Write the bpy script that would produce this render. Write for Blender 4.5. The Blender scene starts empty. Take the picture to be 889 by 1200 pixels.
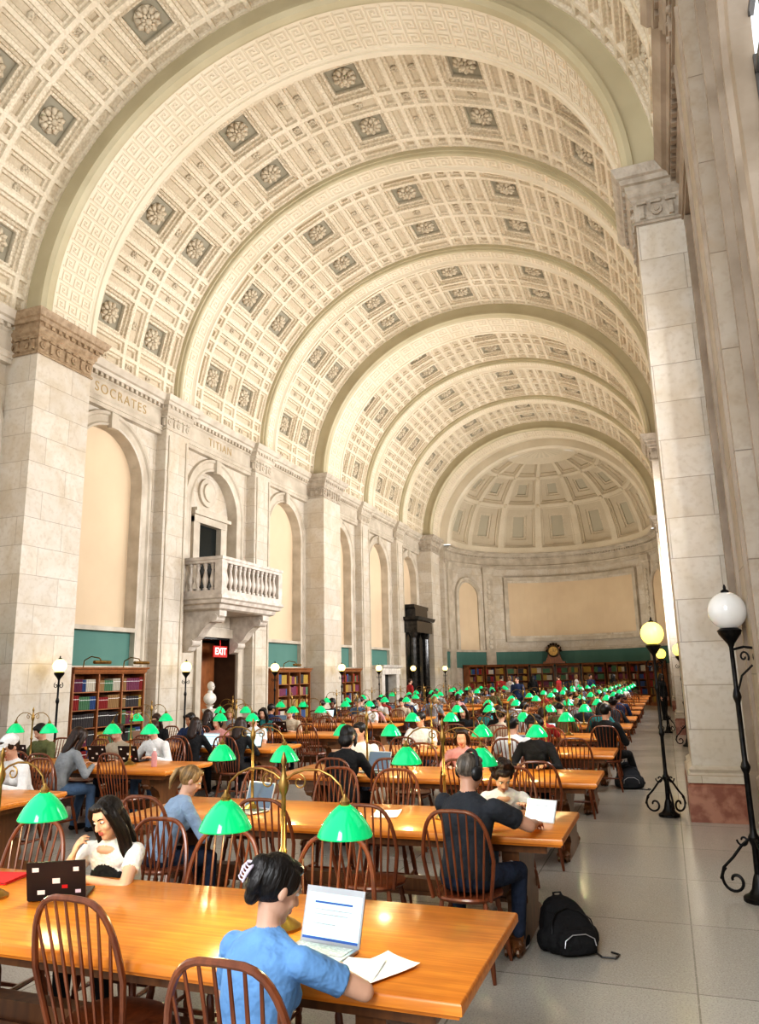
import bpy, math, random
from mathutils import Vector as V, Matrix as M
from mathutils.bvhtree import BVHTree
random.seed(7)
sc=bpy.context.scene; COL=sc.collection
pi=math.pi; sin=math.sin; cos=math.cos; rad=math.radians
try:
    sc.view_settings.view_transform='Standard'; sc.view_settings.look='High Contrast'
except Exception: pass
# ---------------------------------------------------------------- materials
def newmat(name):
    m=bpy.data.materials.new(name); m.use_nodes=True
    return m,m.node_tree,m.node_tree.nodes['Principled BSDF']
def nd(nt,t,**k):
    n=nt.nodes.new(t)
    for a,b in k.items():
        if a.startswith('i_'): n.inputs[a[2:].replace('_',' ')].default_value=b
        else: setattr(n,a,b)
    return n
def c4(c): return (c[0],c[1],c[2],1)
def mix(nt,fac,a,b,mode='MIX'):
    n=nt.nodes.new('ShaderNodeMix'); n.data_type='RGBA'; n.blend_type=mode
    for s,x in ((0,fac),(6,a),(7,b)):
        if hasattr(x,'links'): nt.links.new(x,n.inputs[s])
        else: n.inputs[s].default_value=x if s==0 else c4(x)
    return n.outputs[2]
def ramp(nt,src,p0,p1,c0=(0,0,0),c1=(1,1,1)):
    r=nt.nodes.new('ShaderNodeValToRGB'); e=r.color_ramp.elements
    e[0].position=p0;e[1].position=p1;e[0].color=c4(c0);e[1].color=c4(c1)
    nt.links.new(src,r.inputs[0]); return r.outputs[0]
def bump(nt,b,src,st,dist=.02):
    n=nd(nt,'ShaderNodeBump'); n.inputs['Strength'].default_value=st; n.inputs['Distance'].default_value=dist
    nt.links.new(src,n.inputs['Height']); nt.links.new(n.outputs[0],b.inputs['Normal'])
def mt(name,c,c2=None,ns=6,rough=.5,metal=0,bp=0,bs=40,em=None,es=0,st=(1,1,1),coat=0,lo=.35,hi=.65,dist=.01):
    m,nt,b=newmat(name)
    b.inputs['Roughness'].default_value=rough; b.inputs['Metallic'].default_value=metal
    if coat: b.inputs['Coat Weight'].default_value=coat
    tc=nd(nt,'ShaderNodeTexCoord'); mp=nd(nt,'ShaderNodeMapping'); mp.inputs['Scale'].default_value=st
    nt.links.new(tc.outputs['Object'],mp.inputs[0])
    if c2 is None: c2=tuple(x*.85 for x in c)
    n=nd(nt,'ShaderNodeTexNoise',i_Scale=ns,i_Detail=4.0); nt.links.new(mp.outputs[0],n.inputs['Vector'])
    col=mix(nt,ramp(nt,n.outputs[0],lo,hi),c,c2); nt.links.new(col,b.inputs['Base Color'])
    if bp:
        n2=nd(nt,'ShaderNodeTexNoise',i_Scale=bs,i_Detail=3.0); nt.links.new(mp.outputs[0],n2.inputs['Vector'])
        bump(nt,b,n2.outputs[0],bp,dist)
    if em: b.inputs['Emission Color'].default_value=c4(em); b.inputs['Emission Strength'].default_value=es
    return m
def stone(name,c1,c2,mortar,bw=1.15,rh=.55,rough=.4,stain=.6):
    m,nt,b=newmat(name); L=nt.links.new
    g=nd(nt,'ShaderNodeNewGeometry'); s=nd(nt,'ShaderNodeSeparateXYZ'); L(g.outputs['Position'],s.inputs[0])
    a=nd(nt,'ShaderNodeMath',operation='ADD'); L(s.outputs[0],a.inputs[0]); L(s.outputs[1],a.inputs[1])
    cb=nd(nt,'ShaderNodeCombineXYZ'); L(a.outputs[0],cb.inputs[0]); L(s.outputs[2],cb.inputs[1])
    br=nd(nt,'ShaderNodeTexBrick',i_Scale=1.0); br.inputs['Brick Width'].default_value=bw; br.inputs['Row Height'].default_value=rh
    br.inputs['Mortar Size'].default_value=.005; br.inputs['Color1'].default_value=c4(c1); br.inputs['Color2'].default_value=c4(c2); br.inputs['Mortar'].default_value=c4(mortar)
    br.inputs['Bias'].default_value=0
    L(cb.outputs[0],br.inputs[0])
    n=nd(nt,'ShaderNodeTexNoise',i_Scale=1.6,i_Detail=8.0,i_Distortion=1.2); L(g.outputs['Position'],n.inputs['Vector'])
    col=mix(nt,ramp(nt,n.outputs[0],.4,.75,(0,0,0),(stain,)*3),br.outputs[0],(c2[0]*.84,c2[1]*.74,c2[2]*.58))
    n4=nd(nt,'ShaderNodeTexNoise',i_Scale=14.0,i_Detail=5.0); L(g.outputs['Position'],n4.inputs['Vector'])
    col=mix(nt,ramp(nt,n4.outputs[0],.5,.75,(0,0,0),(.35,.35,.35)),col,(c2[0]*.7,c2[1]*.62,c2[2]*.52))
    L(col,b.inputs['Base Color']); b.inputs['Roughness'].default_value=rough
    n2=nd(nt,'ShaderNodeMath',operation='SUBTRACT'); n2.inputs[0].default_value=1; L(br.outputs['Fac'],n2.inputs[1])
    bump(nt,b,n2.outputs[0],.5,.01)
    return m
def vaultmat(name,cream,cream2,sage,k=.45,vs=19.0):
    m,nt,b=newmat(name); L=nt.links.new
    at=nd(nt,'ShaderNodeAttribute',attribute_name='m'); s=nd(nt,'ShaderNodeSeparateColor'); L(at.outputs['Color'],s.inputs[0])
    g=nd(nt,'ShaderNodeNewGeometry')
    n=nd(nt,'ShaderNodeTexNoise',i_Scale=.7,i_Detail=5.0); L(g.outputs['Position'],n.inputs['Vector'])
    base=mix(nt,ramp(nt,n.outputs[0],.35,.65),cream,cream2)
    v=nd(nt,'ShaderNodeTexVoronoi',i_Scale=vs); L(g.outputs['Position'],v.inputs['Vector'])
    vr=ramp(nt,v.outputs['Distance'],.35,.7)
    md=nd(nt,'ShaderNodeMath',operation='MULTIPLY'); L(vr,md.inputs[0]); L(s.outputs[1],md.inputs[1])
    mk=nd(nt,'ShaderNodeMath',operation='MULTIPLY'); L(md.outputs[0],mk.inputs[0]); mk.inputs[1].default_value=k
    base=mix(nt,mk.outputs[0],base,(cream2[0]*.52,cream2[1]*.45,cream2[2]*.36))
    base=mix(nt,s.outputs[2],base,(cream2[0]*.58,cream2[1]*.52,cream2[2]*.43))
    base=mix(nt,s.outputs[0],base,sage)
    L(base,b.inputs['Base Color']); b.inputs['Roughness'].default_value=.6
    iv=nd(nt,'ShaderNodeMath',operation='MULTIPLY'); iv.inputs[1].default_value=-1; L(md.outputs[0],iv.inputs[0])
    bump(nt,b,iv.outputs[0],.5,.02)
    return m
def floormat():
    m,nt,b=newmat('terrazzo'); L=nt.links.new
    g=nd(nt,'ShaderNodeNewGeometry')
    br=nd(nt,'ShaderNodeTexBrick',i_Scale=1.0); br.offset=0
    br.inputs['Brick Width'].default_value=1.3; br.inputs['Row Height'].default_value=1.3; br.inputs['Mortar Size'].default_value=.006
    br.inputs['Color1'].default_value=c4((.50,.485,.445)); br.inputs['Color2'].default_value=c4((.45,.435,.40)); br.inputs['Mortar'].default_value=c4((.27,.26,.24))
    L(g.outputs['Position'],br.inputs[0])
    v=nd(nt,'ShaderNodeTexVoronoi',i_Scale=70.0); L(g.outputs['Position'],v.inputs['Vector'])
    col=mix(nt,ramp(nt,v.outputs['Distance'],.1,.5,(.4,.4,.4),(0,0,0)),br.outputs[0],(.64,.62,.58))
    n=nd(nt,'ShaderNodeTexNoise',i_Scale=95.0,i_Detail=2.0); L(g.outputs['Position'],n.inputs['Vector'])
    col=mix(nt,ramp(nt,n.outputs[0],.5,.7,(0,0,0),(.5,.5,.5)),col,(.24,.23,.21))
    L(col,b.inputs['Base Color']); 
    n3=nd(nt,'ShaderNodeTexNoise',i_Scale=1.2,i_Detail=4.0); L(g.outputs['Position'],n3.inputs['Vector'])
    rr=nd(nt,'ShaderNodeMapRange'); rr.inputs['To Min'].default_value=.12; rr.inputs['To Max'].default_value=.30; L(n3.outputs[0],rr.inputs[0]); L(rr.outputs[0],b.inputs['Roughness'])
    return m
def woodmat(name,c1,c2,rough=.35,sx=(1,14,14),coat=.3,ns=2.5,em=0):
    m,nt,b=newmat(name); L=nt.links.new
    tc=nd(nt,'ShaderNodeTexCoord'); mp=nd(nt,'ShaderNodeMapping'); mp.inputs['Scale'].default_value=sx; L(tc.outputs['Object'],mp.inputs[0])
    n=nd(nt,'ShaderNodeTexNoise',i_Scale=ns,i_Detail=6.0,i_Distortion=.6); L(mp.outputs[0],n.inputs['Vector'])
    n2=nd(nt,'ShaderNodeTexNoise',i_Scale=3.0,i_Detail=3.0); L(tc.outputs['Object'],n2.inputs['Vector'])
    col=mix(nt,ramp(nt,n.outputs[0],.3,.7),c1,c2)
    col=mix(nt,ramp(nt,n2.outputs[0],.45,.7,(0,0,0),(.45,.45,.45)),col,tuple(x*.6 for x in c2))
    L(col,b.inputs['Base Color']); b.inputs['Roughness'].default_value=rough; b.inputs['Coat Weight'].default_value=coat; b.inputs['Coat Roughness'].default_value=.15
    bump(nt,b,n.outputs[0],.15,.004)
    return m
VAULT=vaultmat('vault_plaster',(.74,.665,.54),(.69,.61,.48),(.27,.25,.19))
DOME=vaultmat('dome_plaster',(.71,.64,.52),(.65,.58,.46),(.45,.42,.33),.3)
RIB=vaultmat('rib_plaster',(.73,.655,.53),(.68,.60,.47),(.5,.5,.35))
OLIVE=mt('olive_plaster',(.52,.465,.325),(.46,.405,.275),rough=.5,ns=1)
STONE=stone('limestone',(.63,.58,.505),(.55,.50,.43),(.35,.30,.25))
STONER=stone('shaded_limestone',(.44,.375,.30),(.37,.31,.245),(.22,.18,.14),bw=.8,rh=.9)  # darker copy of the limestone; the backlit wall's shade is in the colour
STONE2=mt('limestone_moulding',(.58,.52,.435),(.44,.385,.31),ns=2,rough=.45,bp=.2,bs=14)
STONE2R=mt('shaded_moulding',(.38,.31,.24),(.28,.22,.16),ns=2,rough=.45,bp=.2,bs=14)  # moulding stone darkened likewise, its shade painted into the base colour
CAPM=mt('capital_stone',(.40,.30,.20),(.28,.20,.125),ns=9,rough=.5,bp=.6,bs=22,dist=.03)
CAPG=mt('grey_capital_stone',(.50,.445,.37),(.38,.325,.26),ns=6,rough=.5,bp=.5,bs=22,dist=.03)
TAN=mt('tan_plaster',(.66,.535,.385),(.62,.495,.355),ns=.8,rough=.8)
TEAL=mt('teal_paint',(.10,.22,.19),(.12,.245,.21),ns=.8,rough=.7)
PINK=mt('pink_marble',(.43,.23,.16),(.28,.12,.08),ns=7,rough=.3,lo=.4,hi=.6)
FLOOR=floormat()
OAK=woodmat('oak_tabletop',(.80,.32,.05),(.58,.19,.025),.32,(1,18,18),.25,2.2)
OAKD=woodmat('dark_oak',(.22,.095,.03),(.12,.05,.018),.4,(8,8,1))
CHW=woodmat('chair_wood',(.29,.095,.035),(.14,.042,.018),.28,(10,10,1))
CASEW=woodmat('bookcase_wood',(.38,.16,.06),(.26,.10,.04),.35,(8,8,1))
BRASS=mt('aged_brass',(.42,.27,.10),(.24,.15,.05),rough=.38,metal=.85,ns=12)
BRONZE=mt('dark_bronze',(.10,.065,.03),(.05,.035,.02),rough=.35,metal=.7,ns=12)
IRON=mt('black_iron',(.012,.012,.014),(.03,.028,.025),rough=.4,metal=.6,ns=20)
GREEN=mt('green_glass',(.0,.50,.20),(.0,.42,.16),rough=.12,em=(.0,.58,.2),es=.40,coat=.6,ns=3)
GREENI=mt('shade_lining',(.8,.9,.8),rough=.5,em=(.9,1,.75),es=1.2)
GLOBE=mt('lit_globe',(1,.8,.35),rough=.3,em=(1,.78,.16),es=1.3)
GLOBEL=mt('warm_lit_globe',(1,.8,.35),rough=.3,em=(1,.72,.22),es=2.6)
GLOBEW=mt('frosted_globe',(.66,.65,.62),(.54,.53,.50),rough=.12,em=(1,.98,.95),es=.12,coat=.6,ns=2)  # globe is unlit; a weak glow is added to make it look bright
MARB=mt('white_marble',(.74,.70,.64),(.60,.55,.49),ns=5,rough=.35)
BALM=mt('pale_balcony_marble',(.64,.585,.52),(.48,.425,.37),ns=5,rough=.4,bp=.3,bs=20)
BLKM=mt('black_marble',(.015,.014,.013),(.05,.045,.04),ns=6,rough=.15)
DARK=mt('dark_opening',(.015,.02,.02),rough=.2)
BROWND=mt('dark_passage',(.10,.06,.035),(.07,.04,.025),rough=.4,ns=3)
WHITE=mt('white_paper',(.86,.86,.84),(.82,.82,.80),rough=.8)
GOLD=mt('gilt',(.7,.42,.08),(.5,.28,.05),metal=.8,rough=.35)
SILVER=mt('silver_aluminium',(.55,.56,.58),(.5,.5,.53),metal=.7,rough=.35)
PALEK=mt('pale_keyboard',(.70,.70,.70),(.55,.55,.56),ns=60,rough=.5,lo=.45,hi=.5)
BLKP=mt('black_plastic',(.015,.015,.017),(.03,.03,.03),rough=.35)
DLAP=mt('dark_laptop_shell',(.022,.018,.022),(.03,.024,.028),rough=.3,metal=.2)
KEYS=mt('keyboard_black',(.02,.02,.022),(.12,.12,.13),ns=60,rough=.5,lo=.45,hi=.5)
SCRW=mt('lit_display',(.5,.7,.75),rough=.2,em=(.68,.92,.93),es=.62)
SCRP=mt('pale_display',(.4,.45,.5),rough=.2,em=(.75,.82,.9),es=.4)
SCRB=mt('display_ink',(.05,.12,.35),rough=.3,em=(.05,.15,.5),es=.3)
SCRD=mt('dark_display',(.05,.06,.08),rough=.15,em=(.3,.4,.5),es=.3)
REDP=mt('red_sign',(.42,.015,.01),rough=.4,em=(1,.03,.02),es=.12)
LETW=mt('lit_letter',(.9,.85,.8),rough=.4,em=(1,.9,.85),es=.9)
REDF=mt('red_folder',(.6,.03,.04),rough=.5)
LILAC=mt('clip_plastic',(.75,.68,.80),rough=.3)
WINF=mt('window_frame',(.10,.09,.08),rough=.4)
# ---------------------------------------------------------------- mesh builder
class MB:
    def __init__(s): s.v=[];s.f=[];s.m=[];s.c=None
    def add(s,vs,fs,m=0,T=None):
        o=len(s.v)
        s.v+=[tuple(T@V(p)) for p in vs] if T is not None else [tuple(p) for p in vs]
        s.f+=[tuple(i+o for i in f) for f in fs]; s.m+=[m]*len(fs)
    def box(s,x0,x1,y0,y1,z0,z1,m=0,T=None):
        s.add([(x0,y0,z0),(x1,y0,z0),(x1,y1,z0),(x0,y1,z0),(x0,y0,z1),(x1,y0,z1),(x1,y1,z1),(x0,y1,z1)],
              [(0,3,2,1),(4,5,6,7),(0,1,5,4),(1,2,6,5),(2,3,7,6),(3,0,4,7)],m,T)
    def rings(s,rs,m=0,cap=True,closed=True,T=None):
        n=len(rs[0]); vs=[p for r in rs for p in r]; fs=[]
        for i in range(len(rs)-1):
            for j in range(n if closed else n-1):
                k=(j+1)%n; fs.append((i*n+j,i*n+k,(i+1)*n+k,(i+1)*n+j))
        if cap and closed:
            fs.append(tuple(range(n-1,-1,-1))); q=(len(rs)-1)*n; fs.append(tuple(range(q,q+n)))
        s.add(vs,fs,m,T)
    def tube(s,pts,r,n=8,m=0,T=None,cap=True):
        pts=[V(p) for p in pts]; k=len(pts)
        if not isinstance(r,(list,tuple)): r=[r]*k
        t=(pts[1]-pts[0]).normalized(); up=V((0,0,1)) if abs(t.z)<.9 else V((1,0,0))
        a=t.cross(up).normalized(); rs=[]
        for i in range(k):
            if i==0: t=pts[1]-pts[0]
            elif i==k-1: t=pts[-1]-pts[-2]
            else: t=(pts[i+1]-pts[i]).normalized()+(pts[i]-pts[i-1]).normalized()
            t=t.normalized(); a=(a-t*a.dot(t)); a=a.normalized() if a.length>1e-6 else t.orthogonal().normalized()
            b=t.cross(a); rs.append([pts[i]+(a*cos(2*pi*j/n)+b*sin(2*pi*j/n))*r[i] for j in range(n)])
        s.rings(rs,m,cap,True,T)
    def capsule(s,a,b,ra,rb,n=12,m=0,T=None):
        a=V(a);b=V(b);d=(b-a); L=d.length; d=d/L if L>1e-6 else V((0,0,1))
        P=[];R=[]
        for t in (-1,-.85,-.5): P.append(a+d*t*ra); R.append(max(.05*ra,ra*math.sqrt(max(0,1-t*t))))
        st=max(2,int(L/.03))
        for i in range(st+1): P.append(a+(b-a)*i/st); R.append(ra+(rb-ra)*i/st)
        for t in (.5,.85,1): P.append(b+d*t*rb); R.append(max(.05*rb,rb*math.sqrt(max(0,1-t*t))))
        s.tube(P,R,n,m,T)
    def lathe(s,prof,n=16,c=(0,0,0),m=0,T=None,cap=True):
        s.rings([[V((c[0]+r*cos(2*pi*j/n),c[1]+r*sin(2*pi*j/n),c[2]+z)) for j in range(n)] for r,z in prof],m,cap,True,T)
    def ell(s,c,r,n=12,m=0,T=None,R=None):
        h=max(4,n//2); rs=[]; c=V(c)
        for i in range(h+1):
            a=pi*(i+.02)/(h+.04)-pi/2
            q=[V((r[0]*cos(a)*cos(2*pi*j/n),r[1]*cos(a)*sin(2*pi*j/n),r[2]*sin(a))) for j in range(n)]
            if R is not None: q=[R@p for p in q]
            rs.append([c+p for p in q])
        s.rings(rs,m,True,True,T)
    def prism(s,poly,a0,a1,ax='x',m=0,T=None):
        def mk(p,a): return (a,p[0],p[1]) if ax=='x' else ((p[0],a,p[1]) if ax=='y' else (p[0],p[1],a))
        s.rings([[mk(p,a0) for p in poly],[mk(p,a1) for p in poly]],m,True,True,T)
    def grid(s,us,vs,fn,m=0,cf=None):
        o=len(s.v); nu=len(us); nv=len(vs)
        for u in us:
            for v in vs:
                s.v.append(fn(u,v))
                if s.c is not None: s.c.append(cf(u,v) if cf else (0,0,0,1))
        for i in range(nu-1):
            for j in range(nv-1):
                s.f.append((o+i*nv+j,o+(i+1)*nv+j,o+(i+1)*nv+j+1,o+i*nv+j+1))
        s.m+=[m]*((nu-1)*(nv-1))
    def mesh(s,name,mats,smooth=True,ang=35):
        me=bpy.data.meshes.new(name); me.from_pydata(s.v,[],s.f)
        for x in (mats if isinstance(mats,(list,tuple)) else [mats]): me.materials.append(x)
        me.polygons.foreach_set('material_index',s.m)
        if s.c is not None:
            while len(s.c)<len(s.v): s.c.append((0,.0,0,1))
            a=me.color_attributes.new('m','FLOAT_COLOR','POINT'); a.data.foreach_set('color',[x for c in s.c for x in c])
        if len(s.f)<20000:
            import bmesh
            bm=bmesh.new(); bm.from_mesh(me); bmesh.ops.recalc_face_normals(bm,faces=bm.faces); bm.to_mesh(me); bm.free()
        if smooth:
            me.polygons.foreach_set('use_smooth',[True]*len(s.f)); me.set_sharp_from_angle(angle=rad(ang))
        me.update(); return me
def ob(name,data=None,par=None,loc=(0,0,0),rz=0,label=None,cat=None,kind=None,group=None,scale=None,rot=None):
    o=bpy.data.objects.new(name,data); COL.objects.link(o); o.location=loc
    o.rotation_euler=rot if rot else (0,0,rz)
    if scale: o.scale=scale
    if par: o.parent=par
    if label: o['label']=label
    if cat: o['category']=cat
    if kind: o['kind']=kind
    if group: o['group']=group
    return o
def inst(tp,loc,rz=0,label=None,group=None,scale=None):
    r=ob(tp[0],tp[1],None,loc,rz,label or tp[3],tp[2],None,group,scale)
    for p in tp[4]: ob(p[0],p[1],r,label=p[2] if len(p)>2 else None)
    return r
# ---------------------------------------------------------------- room constants
CX=-5.45; ZS=9.1; XL=-11.9; XR=1.0; YA=41.3; KZ=.92
def fl(s,z,d): return (XL+d,s,z)
def fr(s,z,d): return (XR-d,s,z)
def fap(R):
    def f(s,z,d):
        a=s/R; r=R-d
        return (CX-r*cos(a),YA+r*sin(a),z)
    return f
def fbox(mb,f,s0,s1,z0,z1,d0,d1,m=0):
    mb.add([f(s0,z0,d0),f(s1,z0,d0),f(s1,z0,d1),f(s0,z0,d1),f(s0,z1,d0),f(s1,z1,d0),f(s1,z1,d1),f(s0,z1,d1)],
      [(0,3,2,1),(4,5,6,7),(0,1,5,4),(1,2,6,5),(2,3,7,6),(3,0,4,7)],m)
def loft(mb,f,s0,s1,d,prof,m=0,pe=1,d0=0):
    rs=[[f(s0-p*pe,z,d0),f(s0-p*pe,z,d+p),f(s1+p*pe,z,d+p),f(s1+p*pe,z,d0)] for z,p in prof]
    mb.rings(rs,m,False,False)
    for i in (0,-1): mb.add(rs[i],[(0,1,2,3)],m)
ENT=[(8.12,.0),(8.12,.03),(8.22,.03),(8.22,.055),(8.3,.055),(8.34,.09),(8.37,.03),(8.74,.03),(8.78,.08),(8.88,.08),(8.88,.17),(8.95,.2),(8.97,.26),(9.03,.3),(9.1,.35)]
ENP=[(8.66,.04),(8.70,.08),(8.76,.08),(8.80,.11),(8.87,.11),(8.88,.16),(8.95,.18),(8.97,.22),(9.03,.25),(9.1,.28)]
def entab(mb,f,s0,s1,d,pe=1,m=0,prof=ENT):
    loft(mb,f,s0,s1,d,prof,m,pe)
    s=s0
    while s<s1-.06:
        fbox(mb,f,s,s+.09,8.80,8.88,d+.05,d+.15,m); s+=.18
def pier(mb,f,s0,s1,d,big=True):
    loft(mb,f,s0,s1,d,[(0,.08),(.42,.08),(.48,.03)] if big else [(0,.05),(.42,.05),(.46,.02)],2)
    loft(mb,f,s0,s1,d,[(.46,.07),(.54,.07),(.58,.03),(.62,.05),(.66,0),(8.26,0)],0)
    loft(mb,f,s0,s1,d,[(8.26,.0),(8.26,.03),(8.3,.03),(8.32,.01),(8.34,.0),(8.6,.02),(8.63,.045),(8.67,.045)],1)
    n=max(3,int((s1-s0)/.2))
    for i in range(n):
        q=s0+(i+.5)*(s1-s0)/n
        if i%2: fbox(mb,f,q-.03,q+.03,8.35,8.55,d,d+.05,1)
        else:
            rs=[[f(q+r*cos(2*pi*j/10),8.46+r*sin(2*pi*j/10),dd) for j in range(10)] for r,dd in ((.08,d),(.08,d+.04),(.04,d+.045),(.035,d+.065))]; mb.rings(rs,1)
        fbox(mb,f,q-.07,q+.07,8.57,8.61,d,d+.06,1)
    nd_=max(2,int(d/.2))
    for i in range(nd_):
        q=(i+.5)*d/nd_
        if i%2: fbox(mb,f,s0-.05,s0,8.35,8.55,q-.03,q+.03,1)
        else:
            rs=[[f(s0-dd,8.46+r*sin(2*pi*j/10),q+r*cos(2*pi*j/10)) for j in range(10)] for r,dd in ((.08,0),(.08,.04),(.04,.045),(.035,.065))]; mb.rings(rs,1)
        fbox(mb,f,s0-.06,s0,8.57,8.61,q-.07,q+.07,1)
    entab(mb,f,s0,s1,d,m=1,prof=ENP)
def archpath(sc_,hw,zb,zs,n=24,o=0):
    P=[]
    for z in (zb,zs): P.append((sc_-hw-o,z))
    for i in range(1,n): 
        a=pi-pi*i/n; P.append((sc_+(hw+o)*cos(a),zs+(hw+o)*sin(a)))
    for z in (zs,zb): P.append((sc_+hw+o,z))
    return P
def archmould(mb,f,sc_,hw,zb,zs,prof,m=0,n=24):
    rs=[[f(p[0],p[1],d) for p in archpath(sc_,hw,zb,zs,n,o)] for o,d in prof]
    mb.rings(rs,m,False,False)
def archwall(mb,f,s0,s1,z0,z1,sc_,hw,zb,zs,m=0,n=24,d=0):
    P=archpath(sc_,hw,zb,zs,n)
    q=lambda a,b,c,e:mb.add([f(a,b,d),f(c,b,d),f(c,e,d),f(a,e,d)],[(0,1,2,3)],m)
    q(s0,z0,sc_-hw,z1); q(sc_+hw,z0,s1,z1); 
    if zb>z0: q(sc_-hw,z0,sc_+hw,zb)
    for i in range(1,len(P)-2):
        a,b=P[i],P[i+1]; mb.add([f(a[0],a[1],d),f(b[0],b[1],d),f(b[0],z1,d),f(a[0],z1,d)],[(0,1,2,3)],m)
AM=[(0,-.35),(0,.04),(.05,.06),(.09,.03),(.24,.03),(.27,.08),(.34,.08),(.37,0)]
def archfill(mb,f,sc_,hw,zb,zs,d,m):
    P=archpath(sc_,hw,zb,zs)
    for i in range(len(P)-1):
        a,b=P[i],P[i+1]
        mb.add([f(a[0],a[1],d),f(b[0],b[1],d),f(sc_,b[1],d),f(sc_,a[1],d)],[(0,1,2,3)],m)
def third(mb,f,s0,s1,kind,hw=1.2,rev=.6):
    c=(s0+s1)/2
    if kind=='niche':
        archwall(mb,f,s0,s1,0,9.1,c,hw,2.2,6.6)
        archfill(mb,f,c,hw,3.0,6.6,-.3,3)
        fbox(mb,f,c-hw,c+hw,2.15,3.0,-.3,-.1,4)
        fbox(mb,f,c-hw-.02,c+hw+.02,2.98,3.08,-.3,.04,1)
        archmould(mb,f,c,hw,2.2,6.6,AM,1)
    elif kind=='door':
        archwall(mb,f,s0,s1,3.6,9.1,c,hw,4.0,6.6)
        archfill(mb,f,c,hw,4.0,6.6,-.3,0)
        archmould(mb,f,c,hw,4.0,6.6,AM,1)
        for (r,d0,d1) in ((.42,-.3,-.22),(.36,-.3,-.26),(.27,-.3,-.16)):
            rs=[[f(c+r*cos(2*pi*j/24),7.2+r*sin(2*pi*j/24),dd) for j in range(24)] for dd in (d0,d1)]
            mb.rings(rs,1)
        fbox(mb,f,c-.85,c-.55,4.3,6.35,-.3,-.1,1); fbox(mb,f,c+.55,c+.85,4.3,6.35,-.3,-.1,1)
        fbox(mb,f,c-.85,c+.85,6.2,6.4,-.3,-.08,1); fbox(mb,f,c-.95,c+.95,6.4,6.5,-.3,0,1); fbox(mb,f,c-.8,c+.8,6.5,6.62,-.3,-.05,1)
        fbox(mb,f,c-.55,c+.55,4.3,6.2,-.3,-.27,5)
        q=lambda a,b,cc,e:mb.add([f(a,b,0),f(cc,b,0),f(cc,e,0),f(a,e,0)],[(0,1,2,3)],0)
        e=c+.4
        q(s0,0,e-.95,3.6); q(e+.95,0,s1,3.6); q(e-.95,3.0,e+.95,3.6)
        fbox(mb,f,e-1.2,e-.95,0,3.05,-.3,.08,1); fbox(mb,f,e+.95,e+1.2,0,3.05,-.3,.08,1); fbox(mb,f,e-1.2,e+1.2,3.0,3.25,-.3,.1,1)
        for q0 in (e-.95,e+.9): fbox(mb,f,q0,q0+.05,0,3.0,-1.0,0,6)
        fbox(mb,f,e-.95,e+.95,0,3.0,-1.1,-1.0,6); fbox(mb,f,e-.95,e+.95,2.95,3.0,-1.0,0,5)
    elif kind=='window':
        archwall(mb,f,s0,s1,0,9.1,c,hw,2.9,6.6)
        archmould(mb,f,c,hw,2.9,6.6,[(0,-rev)]+AM[1:],1)
        fbox(mb,f,c-hw,c+hw,2.8,2.95,-rev,.12,1)
    entab(mb,f,s0,s1,.12,pe=0,m=1)
    zk=6.6+hw
    fbox(mb,f,c-.12,c+.12,zk-.06,zk+.32,0,.13,1)
WM=[STONE,STONE2,PINK,TAN,TEAL,DARK,BROWND]
def thirds(b): return [(b+1.5,b+4.8),(b+6.0,b+9.4),(b+10.6,b+13.6)]
mb=MB()
kinds={10.7:['niche','door','niche'],24.3:['niche','niche','niche']}
for b in (10.7,24.3):
    for (s,k) in zip(thirds(b),kinds[b]): third(mb,fl,s[0],s[1],k)
third(mb,fl,7.7,10.7,'niche')
fbox(mb,fl,39.4,YA,0,9.1,0,.3,0); entab(mb,fl,39.4,YA,.3,0,1)
ob('wall_left',mb.mesh('wall_left',WM,False),label='limestone wall with arched niches, teal bands and entablature',kind='structure')
mb=MB()
HWN={3.1:1.02,7.7:.66}
for b in (10.7,24.3):
    for s in thirds(b): third(mb,fr,s[0],s[1],'window')
for s in ((3.1,6.5),(7.7,10.7),(-1.4,1.9)): third(mb,fr,s[0],s[1],'window',HWN.get(s[0],1.2),.12 if s[0]==3.1 else .6)
for s0,s1 in ((1.9,3.1),(6.5,7.7)): fbox(mb,fr,s0,s1,0,9.1,-.02,0,0)
fbox(mb,fr,39.4,YA,0,9.1,0,.3,0); entab(mb,fr,39.4,YA,.3,0,1)
for s0,w,d in ((6.22,.06,.12),(6.34,.05,.07),(6.42,.08,.18),(7.70,.10,.16),(7.86,.06,.08),(10.1,.06,.1),(10.4,.12,.16)):
    loft(mb,fr,s0,s0+w,d,[(0,.03),(.6,.03),(.64,0),(8.1,0)],1)
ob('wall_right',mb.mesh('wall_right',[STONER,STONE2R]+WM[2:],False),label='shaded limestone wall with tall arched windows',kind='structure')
tn=1
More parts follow.
